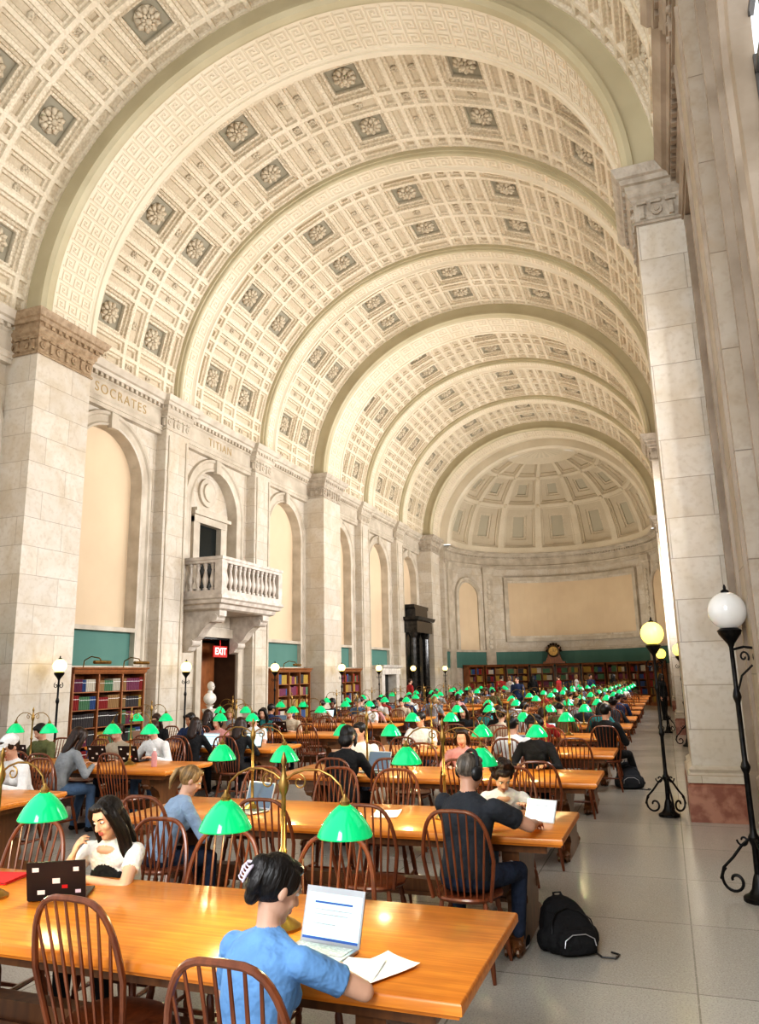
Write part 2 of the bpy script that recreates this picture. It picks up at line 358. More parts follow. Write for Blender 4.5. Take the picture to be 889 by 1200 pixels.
for f,pl in ((fl,[10.7,24.3,37.9]),(fr,[10.7,24.3,37.9])):
    for b in pl:
        mb=MB(); pier(mb,f,b,b+1.5,.8)
        brown=(f is fl and b<11)
        ob('trim_%d'%tn,mb.mesh('pier',[STONE,CAPM if brown else CAPG,PINK],False),label='limestone pier with carved capital and pink marble plinth',kind='structure'); tn+=1
    for b in ((10.7,24.3) if f is fl else (-2.9,10.7,24.3)):
        for q in (4.8,9.4):
            mb=MB(); fbox(mb,f,b+q,b+q+1.2,0,9.1,-.02,0.01,0); entab(mb,f,b+q,b+q+1.2,.12,pe=0,m=1); pier(mb,f,b+q+.1,b+q+1.1,.3,False)
            for e in (.17,.93): loft(mb,f,b+q+.1+e-.07,b+q+.1+e-.02,.33,[(.7,0),(8.1,0)],1)
            rr_=(f is fr)
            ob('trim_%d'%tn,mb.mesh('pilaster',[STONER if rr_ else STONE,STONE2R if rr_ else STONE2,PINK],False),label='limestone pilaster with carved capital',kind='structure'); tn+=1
wn=1
for s0,s1 in [(3.1,6.5),(7.7,10.7)]+thirds(10.7)+thirds(24.3):
    c=(s0+s1)/2; hw=HWN.get(s0,1.2); mb=MB()
    x=-.10 if s0==3.1 else -.45
    for i in range(5):
        q=c-hw+i*hw/2; top=6.6+math.sqrt(max(0,hw*hw-(q-c)**2)); fbox(mb,fr,q-.03,q+.03,2.95,top,x-.04,x,0)
    z=2.95
    while z<6.6+hw:
        w=hw if z<6.6 else math.sqrt(max(0,hw*hw-(z-6.6)**2)); fbox(mb,fr,c-w,c+w,z-.025,z+.025,x-.04,x,0); z+=.5
    ob('window_%d'%wn,mb.mesh('window',[WINF],False),label='arched window with dark glazing bars',kind='structure'); wn+=1
# ---------------------------------------------------------------- vault
EPS=.014; TT=[0,.07,.14]; DD=[.06,.06,.10]
def axl(spans,tot):
    L={0,tot}
    for a,b in spans:
        for t in TT:
            if a+t+EPS<b-t-EPS: L|={a+t,a+t+EPS,b-t-EPS,b-t}
    return sorted(L)
def ins(spans,x):
    for a,b in spans:
        if a<=x<=b: return min(x-a,b-x),(b-a)
    return -1,0
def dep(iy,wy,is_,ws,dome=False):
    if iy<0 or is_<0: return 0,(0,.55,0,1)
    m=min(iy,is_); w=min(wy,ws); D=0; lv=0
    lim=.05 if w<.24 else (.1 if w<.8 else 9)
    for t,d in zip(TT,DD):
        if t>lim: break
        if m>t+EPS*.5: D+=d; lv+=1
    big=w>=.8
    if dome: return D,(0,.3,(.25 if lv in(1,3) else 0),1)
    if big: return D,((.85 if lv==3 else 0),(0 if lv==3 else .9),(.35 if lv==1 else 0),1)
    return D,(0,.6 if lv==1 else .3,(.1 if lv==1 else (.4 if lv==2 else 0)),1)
RV=6.05; NC=7; AC=pi/NC; SL=RV*AC
def vp(y,r,a): return (CX-r*cos(a),y,ZS+KZ*r*sin(a))
mbv=MB(); mbv.c=[]
ros=[]
def coffer_third(y0,y1):
    w=y1-y0; c1=w*.27; c2=w*.73; g=.50
    cols=[(.06,c1-g-.10),(c1-g,c1+g),(c1+g+.10,c2-g-.10),(c2-g,c2+g),(c2+g+.10,w-.06)]
    cols=[(a,b) for a,b in cols if b-a>.1]
    h=SL/2
    rows=[(.05,.36),(.45,h-g-.09),(h-g,h+g),(h+g+.09,SL-.45),(SL-.36,SL-.05)]
    yl=axl(cols,w); sl=axl(rows,SL)
    yi={y:ins(cols,y) for y in yl}; si={s:ins(rows,s) for s in sl}
    for k in range(NC):
        def fn(y,s):
            D,_=dep(*yi[y],*si[s]); return vp(y0+y,RV+D,k*AC+s/RV)
        mbv.grid(yl,sl,fn,0,lambda y,s:dep(*yi[y],*si[s])[1])
        for c in (c1,c2): ros.append((y0+c,(k+.5)*AC,1,.22))
        for s_ in (h,.205,SL-.205): ros.append((y0+(c1+c2)/2,k*AC+s_/RV,.42 if s_==h else .36,.11 if s_==h else .11))
        for c in (c1,c2):
            for s_ in (.205,SL-.205): ros.append((y0+c,k*AC+s_/RV,.36,.11))
TH=[(2.9,6.7),(7.5,10.7)]
for b in (10.7,24.3): TH+=[(b+1.5,b+5.0),(b+5.8,b+9.6),(b+10.4,b+13.6)]
for a,b in TH: coffer_third(a,b)
ob('ceiling',mbv.mesh('ceiling',[VAULT],False),label='cream coffered barrel vault',kind='structure')
def rosmesh(n,seg):
    rb=MB()
    rb.lathe([(.27,0),(.28,.03),(.23,.06),(.1,.08)],seg)
    rb.ell((0,0,.14),(.08,.08,.07),6)
    for i in range(n):
        a=2*pi*i/n
        rb.ell((.20*cos(a),.20*sin(a),.07),(.10,.068 if n>6 else .10,.06),6 if n>6 else 4,R=M.Rotation(a,3,'Z'))
        if n>6:
            a+=pi/n; rb.ell((.115*cos(a),.115*sin(a),.12),(.06,.04,.05),6,R=M.Rotation(a,3,'Z'))
    return rb
RB1=rosmesh(9,16); RB2=rosmesh(6,8)
def ros_to(mb,P,nrm,sc_=1,big=True):
    n=V(nrm).normalized(); t=V((0,1,0)) if abs(n.y)<.9 else V((1,0,0)); b=n.cross(t).normalized(); t=b.cross(n)
    T=M.Translation(P)@M((t,b,n)).transposed().to_4x4()@M.Scale(sc_,4)
    r_=RB1 if big else RB2; mb.add(r_.v,r_.f,0,T)
mb=MB()
for y,a,s_,dd in ros: ros_to(mb,V(vp(y,RV+dd,a)),(cos(a)*KZ,0,-sin(a)),.92*s_,s_>.9)
ROSM=mt('rosette_plaster',(.66,.585,.46),(.48,.41,.31),ns=9,rough=.6,bp=.4,bs=20)
ob('trim_40',mb.mesh('rosettes',[ROSM],True,60),label='carved plaster rosettes in the vault coffers',kind='structure')
TILE=["#######.","......#.","#####.#.","#...#.#.","#.#.#.#.","#.###.#.","#.....#.","#######."]
def arcsweep(mb,prof,m=0,n=110):
    us=[pi*i/n for i in range(n+1)]
    mb.grid(range(len(prof)),us,lambda k,a:vp(prof[k][0],prof[k][1],a),m)
def fret(mb,y0,y1,R,ncy,m=0,dp=.02):
    c=(y1-y0)/ncy; ns=int(pi*R/c); 
    yl=[];sl=[]
    for i in range(ncy): yl+=[(y0+i*c+.004,i),(y0+(i+1)*c-.004,i)]
    cs=pi*R/ns
    for i in range(ns): sl+=[(i*cs+.004,i),((i+1)*cs-.004,i)]
    def g(i,j):
        if i in(0,ncy-1): return 1
        return TILE[(i-1)%8][j%8]=='#'
    def fn(a,b):
        y,i=yl[a]; s,j=sl[b]; r=R-(dp if g(i,j) else 0); return vp(y,r,s/R)
    mb.grid(range(len(yl)),range(len(sl)),fn,m,lambda a,b:(0,0,(0 if g(yl[a][1],sl[b][1]) else .22),1))
def beads(mb,y,R,n,r,m=0):
    for i in range(n):
        a=pi*(i+.5)/n; mb.ell(vp(y,R,a),(r,r,r),5,m)
for b in (10.7,24.3,37.9):
    y0,y1=b,b+1.5; R=5.55; mb=MB(); mb.c=[]
    far=RV+.16
    arcsweep(mb,[(y0+.06,far),(y0-.04,far-.02),(y0-.04,far-.12),(y0,far-.14)],0)
    arcsweep(mb,[(y0,far-.14),(y0,R+.16)],1)
    arcsweep(mb,[(y0,R+.16),(y0-.05,R+.15),(y0-.05,R+.07),(y0,R+.03),(y0+.03,R),(y0+.16,R-.01),(y0+.17,R+.03),(y0+.22,R+.03)],1)
    arcsweep(mb,[(y1-.22,R+.03),(y1-.17,R+.03),(y1-.16,R-.01),(y1-.03,R),(y1,R+.03),(y1,far+.14)],0)
    fret(mb,y0+.22,y1-.22,R+.055,26 if b<11 else 17,0,.02)
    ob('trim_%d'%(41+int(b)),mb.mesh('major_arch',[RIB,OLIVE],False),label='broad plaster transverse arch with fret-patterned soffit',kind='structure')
    mb=MB(); beads(mb,y0-.05,far-.09,170,.035)
    ob('trim_%d'%(141+int(b)),mb.mesh('bead',[RIB]),label='bead moulding along arch edge',kind='structure')
for b in (-2.9,10.7,24.3):
    for q in (5.0,9.6):
        y0=b+q;y1=y0+.8
        if y1<3.0: continue
        R=5.86; mb=MB(); mb.c=[]
        arcsweep(mb,[(y0,RV+.1),(y0,R+.09),(y0+.03,R+.08),(y0+.04,R+.02),(y0+.06,R),(y0+.12,R),(y0+.14,R+.05),(y0+.16,R+.08)],1)
        arcsweep(mb,[(y1-.16,R+.08),(y1-.14,R+.05),(y1-.12,R),(y1-.06,R),(y1-.04,R+.02),(y1-.03,R+.08),(y1,R+.09),(y1,RV+.1)],0)
        fret(mb,y0+.16,y1-.16,R+.1,9,0,.018)
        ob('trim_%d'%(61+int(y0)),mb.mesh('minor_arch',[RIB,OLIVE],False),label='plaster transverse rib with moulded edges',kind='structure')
mb=MB(); mb.c=[]
RD=5.42
arcsweep(mb,[(39.3,6.0),(YA-.35,6.0),(YA-.35,RD+.12),(YA-.3,RD+.08),(YA-.25,RD),(YA,RD)],0)
na=7; wa=RD*pi/na; QE=RD*pi/2
cs=[(.20,wa-.20)]; rws=[(.35,3.05),(3.28,5.2),(5.4,6.6)]
yl=axl(cs,wa); el=[e for e in axl(rws,QE*.86)]; EL=max(el)
n1,n2=.30,.36
xl=sorted(set(yl)|{wa*n1,wa*n1+.012,wa*(1-n1)-.012,wa*(1-n1),wa*n2,wa*n2+.012,wa*(1-n2)-.012,wa*(1-n2)})
el2=sorted(set(el)|{.9,.912,1.05,1.062,2.35,2.362,2.5,2.512,3.75,3.762,3.88,3.892,4.58,4.592,4.7,4.712})
def inner(u,e):
    a=wa*n1<u<wa*(1-n1) and (.9<e<2.512 or 3.75<e<4.712)
    b=wa*n2<u<wa*(1-n2) and (1.05<e<2.362 or 3.88<e<4.592)
    return int(a)+int(b)
for k in range(na):
    def fn(u,e):
        th=e/RD
        D,_=dep(*ins(cs,u),*ins(rws,e)); D+=.06*inner(u,e); r=RD+D; ph=k*pi/na+u/RD
        return (CX-r*cos(ph)*cos(th),YA+r*sin(ph)*cos(th),ZS+KZ*r*sin(th))
    def cf(u,e):
        c=dep(*ins(cs,u),*ins(rws,e),True)[1]; i=inner(u,e)
        return (.8,0,0,1) if i==2 else ((0,.8,.1,1) if i==1 else (0,.3,c[2],1))
    mb.grid(xl,el2,fn,0,cf)
us=[pi*i/48 for i in range(49)]; es=[EL/RD+(pi/2-EL/RD)*i/8 for i in range(9)]
mb.grid(us,es,lambda p,e:(CX-RD*cos(p)*cos(e),YA+RD*sin(p)*cos(e),ZS+KZ*RD*sin(e)),0,lambda p,e:(.3 if int(p/pi*24)%2 else 0,.2,0,1))
for e0 in (3.18,5.3):
    for k in range(na+1):
        th=e0/RD; ph=k*pi/na
        if 0<k<na: mb.ell((CX-RD*cos(ph)*cos(th),YA+RD*sin(ph)*cos(th),ZS+KZ*RD*sin(th)),(.13,.13,.13),8)
ob('ceiling.001',mb.mesh('half_dome',[DOME],False),label='half dome with radiating coffered panels over the apse',kind='structure')
RA=5.9; f=fap(RA); mb=MB(); LA=RA*pi
nseg=48
for i in range(nseg):
    s0=LA*i/nseg;s1=LA*(i+1)/nseg
    mb.add([f(s0,0,0),f(s1,0,0),f(s1,9.1,0),f(s0,9.1,0)],[(0,1,2,3)],0)
    fbox(mb,f,s0,s1,2.2,3.1,0,.03,4)
    entab(mb,f,s0,s1,.05,pe=0,m=1)
    fbox(mb,f,s0,s1,9.04,9.1,0,.52,1)
    fbox(mb,f,s0,s1,3.1,3.22,0,.1,1)
for sg in (-1,1):
    x0,x1=sorted((CX+sg*RA,CX+sg*6.5)); mb.box(x0,x1,YA-.05,YA+.05,0,9.1,0)
def ang(a): return RA*rad(a)
for a in (43,148):
    s=ang(a); loft(mb,f,s-.35,s+.35,.1,[(0,.04),(.6,.04),(.65,0),(7.8,0),(7.9,.06),(8.2,.1)],1)
    for i in range(14):
        z=3.4+.3*i
        rs=[[f(s+r*cos(2*pi*j/10),z+r*sin(2*pi*j/10),dd) for j in range(10)] for r,dd in ((.13,.1),(.13,.15),(.05,.16),(.05,.18))]; mb.rings(rs,0)
for a in (8,172):
    s=ang(a); loft(mb,f,s-.4,s+.4,.1,[(0,.04),(.6,.04),(.65,0),(7.8,0),(7.9,.06),(8.2,.1)],1)
for a in (26,162):
    s=ang(a); archfill(mb,f,s,.9,3.2,6.3,.04,3); archmould(mb,f,s,.9,3.2,6.3,[(0,.04),(0,.12),(.08,.12),(.12,.08),(.24,.08),(.3,.12),(.32,.0)],1)
a0,a1=ang(55),ang(137)
for i in range(20):
    s0=a0+(a1-a0)*i/20; s1=a0+(a1-a0)*(i+1)/20
    fbox(mb,f,s0,s1,3.9,7.4,.03,.05,3)
    for z,dd in ((3.7,.16),(7.4,.16)): fbox(mb,f,s0,s1,z,z+.22,0,dd,1)
    for z in (3.92,7.28): fbox(mb,f,s0,s1,z,z+.12,0,.1,0)
for s in (a0,a1): fbox(mb,f,s-.13,s+.13,3.7,7.62,0,.16,1)
ob('wall_back',mb.mesh('apse_wall',WM,False),label='curved limestone apse wall with framed tan panel',kind='structure')
mb=MB(); mb.box(-13.4,1.6,-3,48,-.12,0); ob('floor',mb.mesh('floor',[FLOOR],False),label='polished terrazzo floor with joints',kind='structure')
def text(s,size,mat,loc,rot,par=None,ext=.01,name='lettering',kind=None,label=None,cat=None):
    cu=bpy.data.curves.new(name,'FONT'); cu.body=s; cu.size=size; cu.extrude=ext; cu.align_x='CENTER'; cu.align_y='CENTER'; cu.space_character=1.1 if s=='EXIT' else 1.25; cu.offset=.006 if s=='EXIT' else 0
    o=bpy.data.objects.new('tmp',cu); COL.objects.link(o); bpy.context.view_layer.update()
    me=bpy.data.meshes.new_from_object(o.evaluated_get(bpy.context.evaluated_depsgraph_get())); bpy.data.objects.remove(o)
    me.materials.clear(); me.materials.append(mat)
    return ob(name,me,par,loc,rot=rot,kind=kind,label=label,cat=cat)
LETM=mt('gilt_letter',(.45,.34,.19),(.38,.28,.15),rough=.5)
text('SOCRATES',.33,LETM,(XL+.153,14.0,8.55),(pi/2,0,pi/2),name='trim_80',kind='structure',label='carved frieze name SOCRATES',ext=.005)
text('TITIAN',.33,LETM,(XL+.153,18.4,8.55),(pi/2,0,pi/2),name='trim_81',kind='structure',label='carved frieze name',ext=.005)
# ---------------------------------------------------------------- furniture templates
def lerp(a,b,t): return a+(b-a)*t
def chair_template(detail):
    seat=MB(); N=24; rs=[]
    for z,k in ((.425,.82),(.435,.95),(.45,1.0),(.462,.98),(.466,.9),(.458,.5),(.455,.1)):
        r=[]
        for j in range(N):
            a=2*pi*j/N; ca,sa=cos(a),sin(a)
            x=.225*abs(ca)**.75*(1 if ca>0 else -1); y=.21*abs(sa)**.75*(1 if sa>0 else -1)
            if sa<0: x*=.88
            r.append(V((x*k,y*k,z)))
        rs.append(r)
    seat.rings(rs)
    legs=[];P=[(.15,.14,.22,.21),(-.15,.14,-.22,.21),(.14,-.13,.20,-.22),(-.14,-.13,-.20,-.22)]
    for x0,y0,x1,y1 in P:
        l=MB(); ts=[0,.12,.2,.24,.28,.45,.6,.64,.68,.85,1]; rr=[.013,.017,.02,.014,.019,.021,.018,.013,.019,.016,.011]
        l.tube([(lerp(x0,x1,t),lerp(y0,y1,t),lerp(.435,0,t)) for t in ts],rr,8); legs.append(l)
    st=MB()
    q=lambda i,t:V((lerp(P[i][0],P[i][2],t),lerp(P[i][1],P[i][3],t),.435*(1-t)))
    for a,b in ((0,2),(1,3)): st.tube([q(a,.6),(q(a,.6)+q(b,.6))/2,q(b,.6)],[.009,.015,.009],6)
    st.tube([(q(0,.6)+q(2,.6))/2,V((0,0,.175)),(q(1,.6)+q(3,.6))/2],[.009,.014,.009],6)
    bow=MB(); pts=[]
    def by(z): return -.165-(z-.45)*.23
    n=22
    for i in range(n+1):
        t=i/n; a=pi*t
        x=-cos(a); zz=sin(a)
        X=.235*(abs(x)**.55)*(1 if x>0 else -1) if abs(x)>1e-6 else 0; Z=.45+ .55*(zz**.62)
        X*= (.80+.20*min(1,(Z-.45)/.25))
        pts.append(V((X,by(Z),Z)))
    bow.tube(pts,.0135,8)
    sp=[]
    for i in range(8):
        x=-.14+.04*i; xt=x*1.38
        cand=sorted(pts,key=lambda p:abs(p.x-xt)-p.z*.3)[0]; z=cand.z
        s=MB(); s.tube([(x,-.165,.455),(lerp(x,xt,.4),by(.45+.4*(z-.45)),.45+.4*(z-.45)),(xt,by(z),z)],[.006,.0085,.006],6); sp.append(s)
    if detail:
        parts=[('seat',seat.mesh('seat',CHW))]+[('leg',l.mesh('leg',CHW)) for l in legs]+[('stretcher',st.mesh('stretcher',CHW)),('bow_rail',bow.mesh('bow_rail',CHW))]+[('spindle',s.mesh('spindle',CHW)) for s in sp]
        return ('windsor_chair',None,'chair','dark reddish-brown wooden bow-back chair at a reading table',parts)
    al=MB()
    for x in [seat,st,bow]+legs+sp: al.add(x.v,x.f)
    return ('windsor_chair',al.mesh('windsor_chair',CHW),'chair','dark reddish-brown wooden bow-back chair at a reading table',[])
CH1=chair_template(True); CH0=chair_template(False)
def table_template():
    L,W=1.8,.525
    top=MB(); 
    rs=[[V((sx*(L+p),sy*(W+p),z)) for sx,sy in ((-1,-1),(1,-1),(1,1),(-1,1))] for z,p in ((.700,-.03),(.705,-.015),(.72,-.01),(.722,0),(.75,0),(.758,-.004),(.762,-.01))]
    top.rings(rs)
    ap=MB(); ap.box(-L+.12,L-.12,-W+.09,-W+.13,.645,.7); ap.box(-L+.12,L-.12,W-.13,W-.09,.645,.7); ap.box(-L+.12,-L+.16,-W+.13,W-.13,.645,.7); ap.box(L-.16,L-.12,-W+.13,W-.13,.645,.7)
    parts=[('tabletop',top.mesh('tabletop',OAK)),('apron',ap.mesh('apron',OAKD,False))]
    for x in (-1.42,1.42):
        g=MB()
        prof=[(.645,.40),(.58,.40),(.53,.29),(.47,.20),(.40,.17),(.33,.21),(.28,.28),(.21,.30),(.15,.27),(.12,.36),(.06,.44),(0,.45)]
        g.rings([[V((x-.06,-w,z)),V((x+.06,-w,z)),V((x+.06,w,z)),V((x-.06,w,z))] for z,w in prof])
        for sy in (-1,1):
            g.ell((x,sy*.43,.05),(.075,.09,.05),10); g.ell((x,sy*.25,.30),(.08,.06,.07),10)
            for k in (-1,0,1): g.ell((x+k*.04,sy*.50,.035),(.02,.035,.03),6)
            g.ell((x,sy*.36,.56),(.07,.05,.05),8)
        parts.append(('leg',g.mesh('leg',OAKD)))
    s=MB(); s.box(-1.38,1.38,-.05,.05,.24,.33); s.box(-1.38,1.38,-.07,.07,.22,.245)
    parts.append(('stretcher',s.mesh('stretcher',OAKD,False)))
    return ('reading_table',None,'table','long orange oak reading table on carved trestle legs',parts)
TB=table_template()
def spiral(c,r0,r1,a0,turns,ax,n=26):
    P=[]; c=V(c); u,w=ax
    for i in range(n+1):
        t=i/n; a=a0+2*pi*turns*t; r=lerp(r0,r1,t); P.append(c+V(u)*r*cos(a)+V(w)*r*sin(a))
    return P
def desk_lamp():
    base=MB(); base.lathe([(.085,0),(.085,.012),(.07,.02),(.06,.03),(.03,.045),(.02,.06)],20)
    pole=MB(); pole.lathe([(.015,.05),(.022,.08),(.013,.1),(.011,.3),(.019,.32),(.011,.34),(.010,.56),(.020,.58),(.025,.61),(.016,.64),(.010,.66),(.008,.69),(.015,.71),(.009,.73),(.003,.75)],12)
    arms=[];sh=[];li=[]
    for s in (-1,1):
        a=MB(); P=[(0,0,.62),(s*.05,0,.655),(s*.11,0,.675),(s*.18,0,.675),(s*.24,0,.65),(s*.285,0,.61),(s*.305,0,.545)]
        a.tube(P,.0055,8); a.tube(spiral((s*.08,0,.62),.035,.010,pi/2,s*-1.1,((1,0,0),(0,0,1)),18),.004,6)
        a.lathe([(.012,.52),(.022,.53),(.024,.545),(.011,.56),(.006,.575)],12,(s*.305,0,0)); arms.append(a)
        g=MB(); g.lathe([(.122,.398),(.124,.404),(.116,.424),(.095,.461),(.068,.495),(.042,.519),(.028,.528),(.026,.527),(.040,.514),(.066,.489),(.093,.456),(.113,.42),(.119,.40)],28,(s*.305,0,0),cap=False); sh.append(g)
        b=MB(); b.ell((s*.305,0,.465),(.028,.028,.045),10); li.append(b)
    parts=[('lamp_base',base.mesh('lamp_base',BRASS)),('lamp_pole',pole.mesh('lamp_pole',BRASS))]
    parts+=[('lamp_arm',a.mesh('lamp_arm',BRASS)) for a in arms]+[('lamp_shade',g.mesh('lamp_shade',GREEN),'glowing green glass shade') for g in sh]+[('bulb',b.mesh('bulb',GREENI)) for b in li]
    lab='brass reading lamp with two green glass shades on table'
    br=MB(); 
    for x in [base,pole]+arms: br.add(x.v,x.f)
    far=[('lamp_stand',br.mesh('lamp_stand',BRASS))]+parts[4:6]
    return ('desk_lamp',None,'lamp',lab,parts),('desk_lamp',None,'lamp',lab,far)
DL1,DL0=desk_lamp()
def post_lamp(globe,gr=.165,br=False):
    base=MB(); base.lathe([(.13,0),(.13,.03),(.09,.05),(.06,.09),(.045,.16),(.03,.2)],12)
    pole=MB(); pole.lathe([(.028,.18),(.024,.4),(.04,.44),(.045,.47),(.028,.5),(.023,.55),(.022,.95),(.034,.98),(.04,1.0),(.034,1.02),(.021,1.05),(.02,1.5),(.03,1.53),(.035,1.55),(.03,1.58),(.018,1.62),(.018,1.95),(.03,1.98),(.06,2.02),(.09,2.06),(.1,2.09),(.07,2.11)],12)
    parts=[('lamp_base',base.mesh('lamp_base',IRON)),('lamp_pole',pole.mesh('lamp_pole',IRON))]
    for k in range(3):
        a=2*pi*k/3-.3; u=V((cos(a),sin(a),0)); w=V((0,0,1)); s=MB()
        s.tube(spiral(u*.18+w*.13,.02,.11,0,1.15,(u,w),22),.012,6)
        s.tube([u*.03+w*.46,u*.1+w*.40,u*.18+w*.30,u*.26+w*.22,u*.29+w*.13],.012,6)
        s.tube(spiral(u*.085+w*.44,.012,.05,0,1.0,(u,w),14),.008,6)
        parts.append(('scroll_bracket',s.mesh('scroll_bracket',IRON)))
    if br:
        u=V((.75,-.66,0)); w=V((0,0,1)) # bracket reaches back towards the wall
        s=MB(); s.tube([w*1.93,u*-.12+w*1.95,u*-.26+w*1.93,u*-.36+w*1.88],.011,6); s.tube(spiral(u*-.26+w*1.86,.012,.065,0,1.2,(u,w),18),.009,6); s.tube(spiral(u*-.11+w*1.87,.010,.05,pi,1.1,(u,w),16),.008,6)
        s.tube([u*-.02+w*1.60,u*-.07+w*1.72,u*-.18+w*1.80],.009,6)
        parts.append(('scroll_ornament',s.mesh('scroll_ornament',IRON)))
    else:
        for sd in (-1,1):
            s=MB(); s.tube(spiral((sd*.06,0,1.85),.008,.055,0,1.2,((sd,0,0),(0,0,1)),16),.007,6)
            parts.append(('scroll_ornament',s.mesh('scroll_ornament',IRON)))
    g=MB(); g.ell((0,0,2.095+gr),(gr,gr,gr),28); parts.append(('lamp_globe',g.mesh('lamp_globe',globe,True,80)))
    c=MB(); h=2.09+2*gr; c.lathe([(.03,h),(.035,h+.015),(.012,h+.03),(.012,h+.05),(.003,h+.07)],10); parts.append(('finial',c.mesh('finial',IRON)))
    return parts
PLp=post_lamp(GLOBE,.15); PLw=post_lamp(GLOBEW,.158,True); PLl=post_lamp(GLOBEL,.13)
for x,y,lit in ((-10.75,11.5,1),(-11.1,16.1,1),(-11.1,20.7,1),(-10.75,25.0,1),(-11.1,29.7,1),(-11.1,34.3,1),(-10.75,38.6,1),(.55,7.26,0),(-.13,10.95,1),(.35,20.7,1),(-.1,25,1)):
    inst(('post_lamp',None,'floor lamp','black wrought-iron floor lamp with glowing yellow globe' if lit else 'ornate black iron floor lamp with unlit white globe',(PLl if x<-5 else PLp) if lit else PLw),(x,y,0),0 if x<-5 else pi, group='globe floor lamps',scale=(1,1,.97 if x<-5 else 1.04))
def laptop(shell,disp,marks=False,ink=False,keys=None):
    b=MB(); b.rings([[V((sx*(.155+p),-.115+sy*(.11+p),z)) for sx,sy in ((-1,-1),(1,-1),(1,1),(-1,1))] for z,p in ((0,-.006),(.004,0),(.012,0),(.015,-.003))])
    k=MB(); k.box(-.135,.135,-.12,-.02,.0145,.017)
    tp=MB(); tp.box(-.05,.05,-.215,-.14,.0145,.0158)
    T=M.Translation((0,0,.012))@M.Rotation(rad(-17),4,'X')
    l=MB(); l.box(-.155,.155,-.001,.006,0,.215,T=T)
    d=MB(); d.box(-.145,.145,-.003,-.001,.012,.205,T=T)
    if ink:
        d.box(-.10,.10,-.0042,-.003,.15,.158,1,T=T)
        d.box(-.145,.145,-.0042,-.003,.19,.205,2,T=T)
        for i,w in enumerate((.2,.18,.0,.12)): d.box(-.10,-.10+w,-.0042,-.003,.125-.018*i,.129-.018*i,2,T=T)
        d.box(-.145,.145,-.0042,-.003,.012,.022,1,T=T)
    parts=[('laptop_base',b.mesh('laptop_base',shell)),('keyboard',k.mesh('keyboard',keys or KEYS,False)),('touchpad',tp.mesh('touchpad',shell,False)),('laptop_lid',l.mesh('laptop_lid',shell,False)),('display',d.mesh('display',[disp,SCRB,SILVER],False))]
    if marks:
        for bx,mm in (((.09,.125,.0062,.0072,.16,.185),WHITE),((-.13,-.10,.0062,.0072,.03,.05),LILAC),((.06,.1,.0062,.0072,.03,.055),WHITE),((-.12,-.09,.0062,.0072,.155,.18),WHITE),((-.02,.02,.0062,.0072,.09,.12),WHITE),((-.06,-.03,.0062,.0072,.06,.08),REDF)):
            s=MB(); s.box(*bx,0,T); parts.append(('sticker',s.mesh('sticker',mm,False)))
    return ('laptop',None,'laptop','open laptop on reading table',parts)
LPb=laptop(SILVER,SCRW,False,True,PALEK); LPd=laptop(DLAP,SCRD,True); LPs=laptop(SILVER,SCRD); LPk=laptop(BLKP,SCRW)
BC=[(.30,.03,.03),(.05,.10,.25),(.10,.22,.12),(.35,.22,.10),(.55,.50,.42),(.06,.05,.05),(.45,.30,.06),(.20,.05,.10)]
BM=[mt('book_cloth',c,rough=.6,ns=20) for c in BC]
def bookmesh(m):
    b=MB()
    b.box(0,.12,-.5,.5,0,1,0); b.box(.88,1,-.5,.5,0,1,0); b.rings([[V((x,y,z)) for x,y in ((.12,-.5),(.12,-.44),(.88,-.44),(.88,-.5),(.7,-.56),(.5,-.58),(.3,-.56))] for z in (0,1)],0)
    b.box(.12,.88,-.44,.46,.02,.98,1); b.box(.1,.9,-.585,-.55,.72,.76,1)
    return b.mesh('book',[m,WHITE],False)
BK=[bookmesh(m) for m in BM]
def bookcase(w,h,secs,shelves,dp=.42):
    body=MB(); t=.04
    body.box(-w/2,w/2,-.02,0,0,h); 
    for i in range(secs+1):
        x=-w/2+i*w/secs; body.box(x-t/2,x+t/2,-dp,0,.12,h-.12)
    pl=MB(); pl.box(-w/2-.03,w/2+.03,-dp-.03,0,0,.14)
    co=MB(); co.rings([[V((-w/2-p,-dp-p,z)),V((w/2+p,-dp-p,z)),V((w/2+p,0,z)),V((-w/2-p,0,z))] for z,p in ((h-.14,0),(h-.1,.03),(h-.05,.04),(h-.03,.07),(h,.08))])
    parts=[('carcass',body.mesh('carcass',CASEW,False)),('plinth',pl.mesh('plinth',CASEW,False)),('cornice',co.mesh('cornice',CASEW,False))]
    zs=[.14+i*(h-.3)/shelves for i in range(shelves)]
    for z in zs:
        s=MB(); s.box(-w/2+.02,w/2-.02,-dp+.03,0,z,z+.025); parts.append(('shelf',s.mesh('shelf',CASEW,False)))
    return ('bookcase',None,'bookcase','reddish wooden open bookcase full of bound volumes',parts),zs,(h-.3)/shelves
def fill(w,secs,zs,gap,T,dp,single,stuff):
    for z in zs:
        for s in range(secs):
            x=-w/2+s*w/secs+.035; xe=-w/2+(s+1)*w/secs-.035; run=0
            while x<xe-.03:
                if run<=0: run=random.randint(3,8); ci=random.randrange(8); hh=random.uniform(.66,.9)*(gap-.03); tt=random.uniform(.035,.06)
                run-=1; t=tt*random.uniform(.95,1.05)
                if x+t>xe: break
                if single:
                    ob('book',BK[ci],None,T@V((x,-dp/2-.06,z+.026)),T.to_euler().z,'cloth-bound volume standing on bookcase shelf','book',None,'volumes on the bookcase shelves',(t*.94,.24,hh))
                else:
                    stuff.box(x,x+t*.94,-dp+.06,-dp+.26,z+.026,z+.026+hh,ci,T)
                x+=t
Bt,bz,bg=bookcase(2.3,2.15,3,5); R90=M.Rotation(pi/2,4,'Z')
stuff=MB()
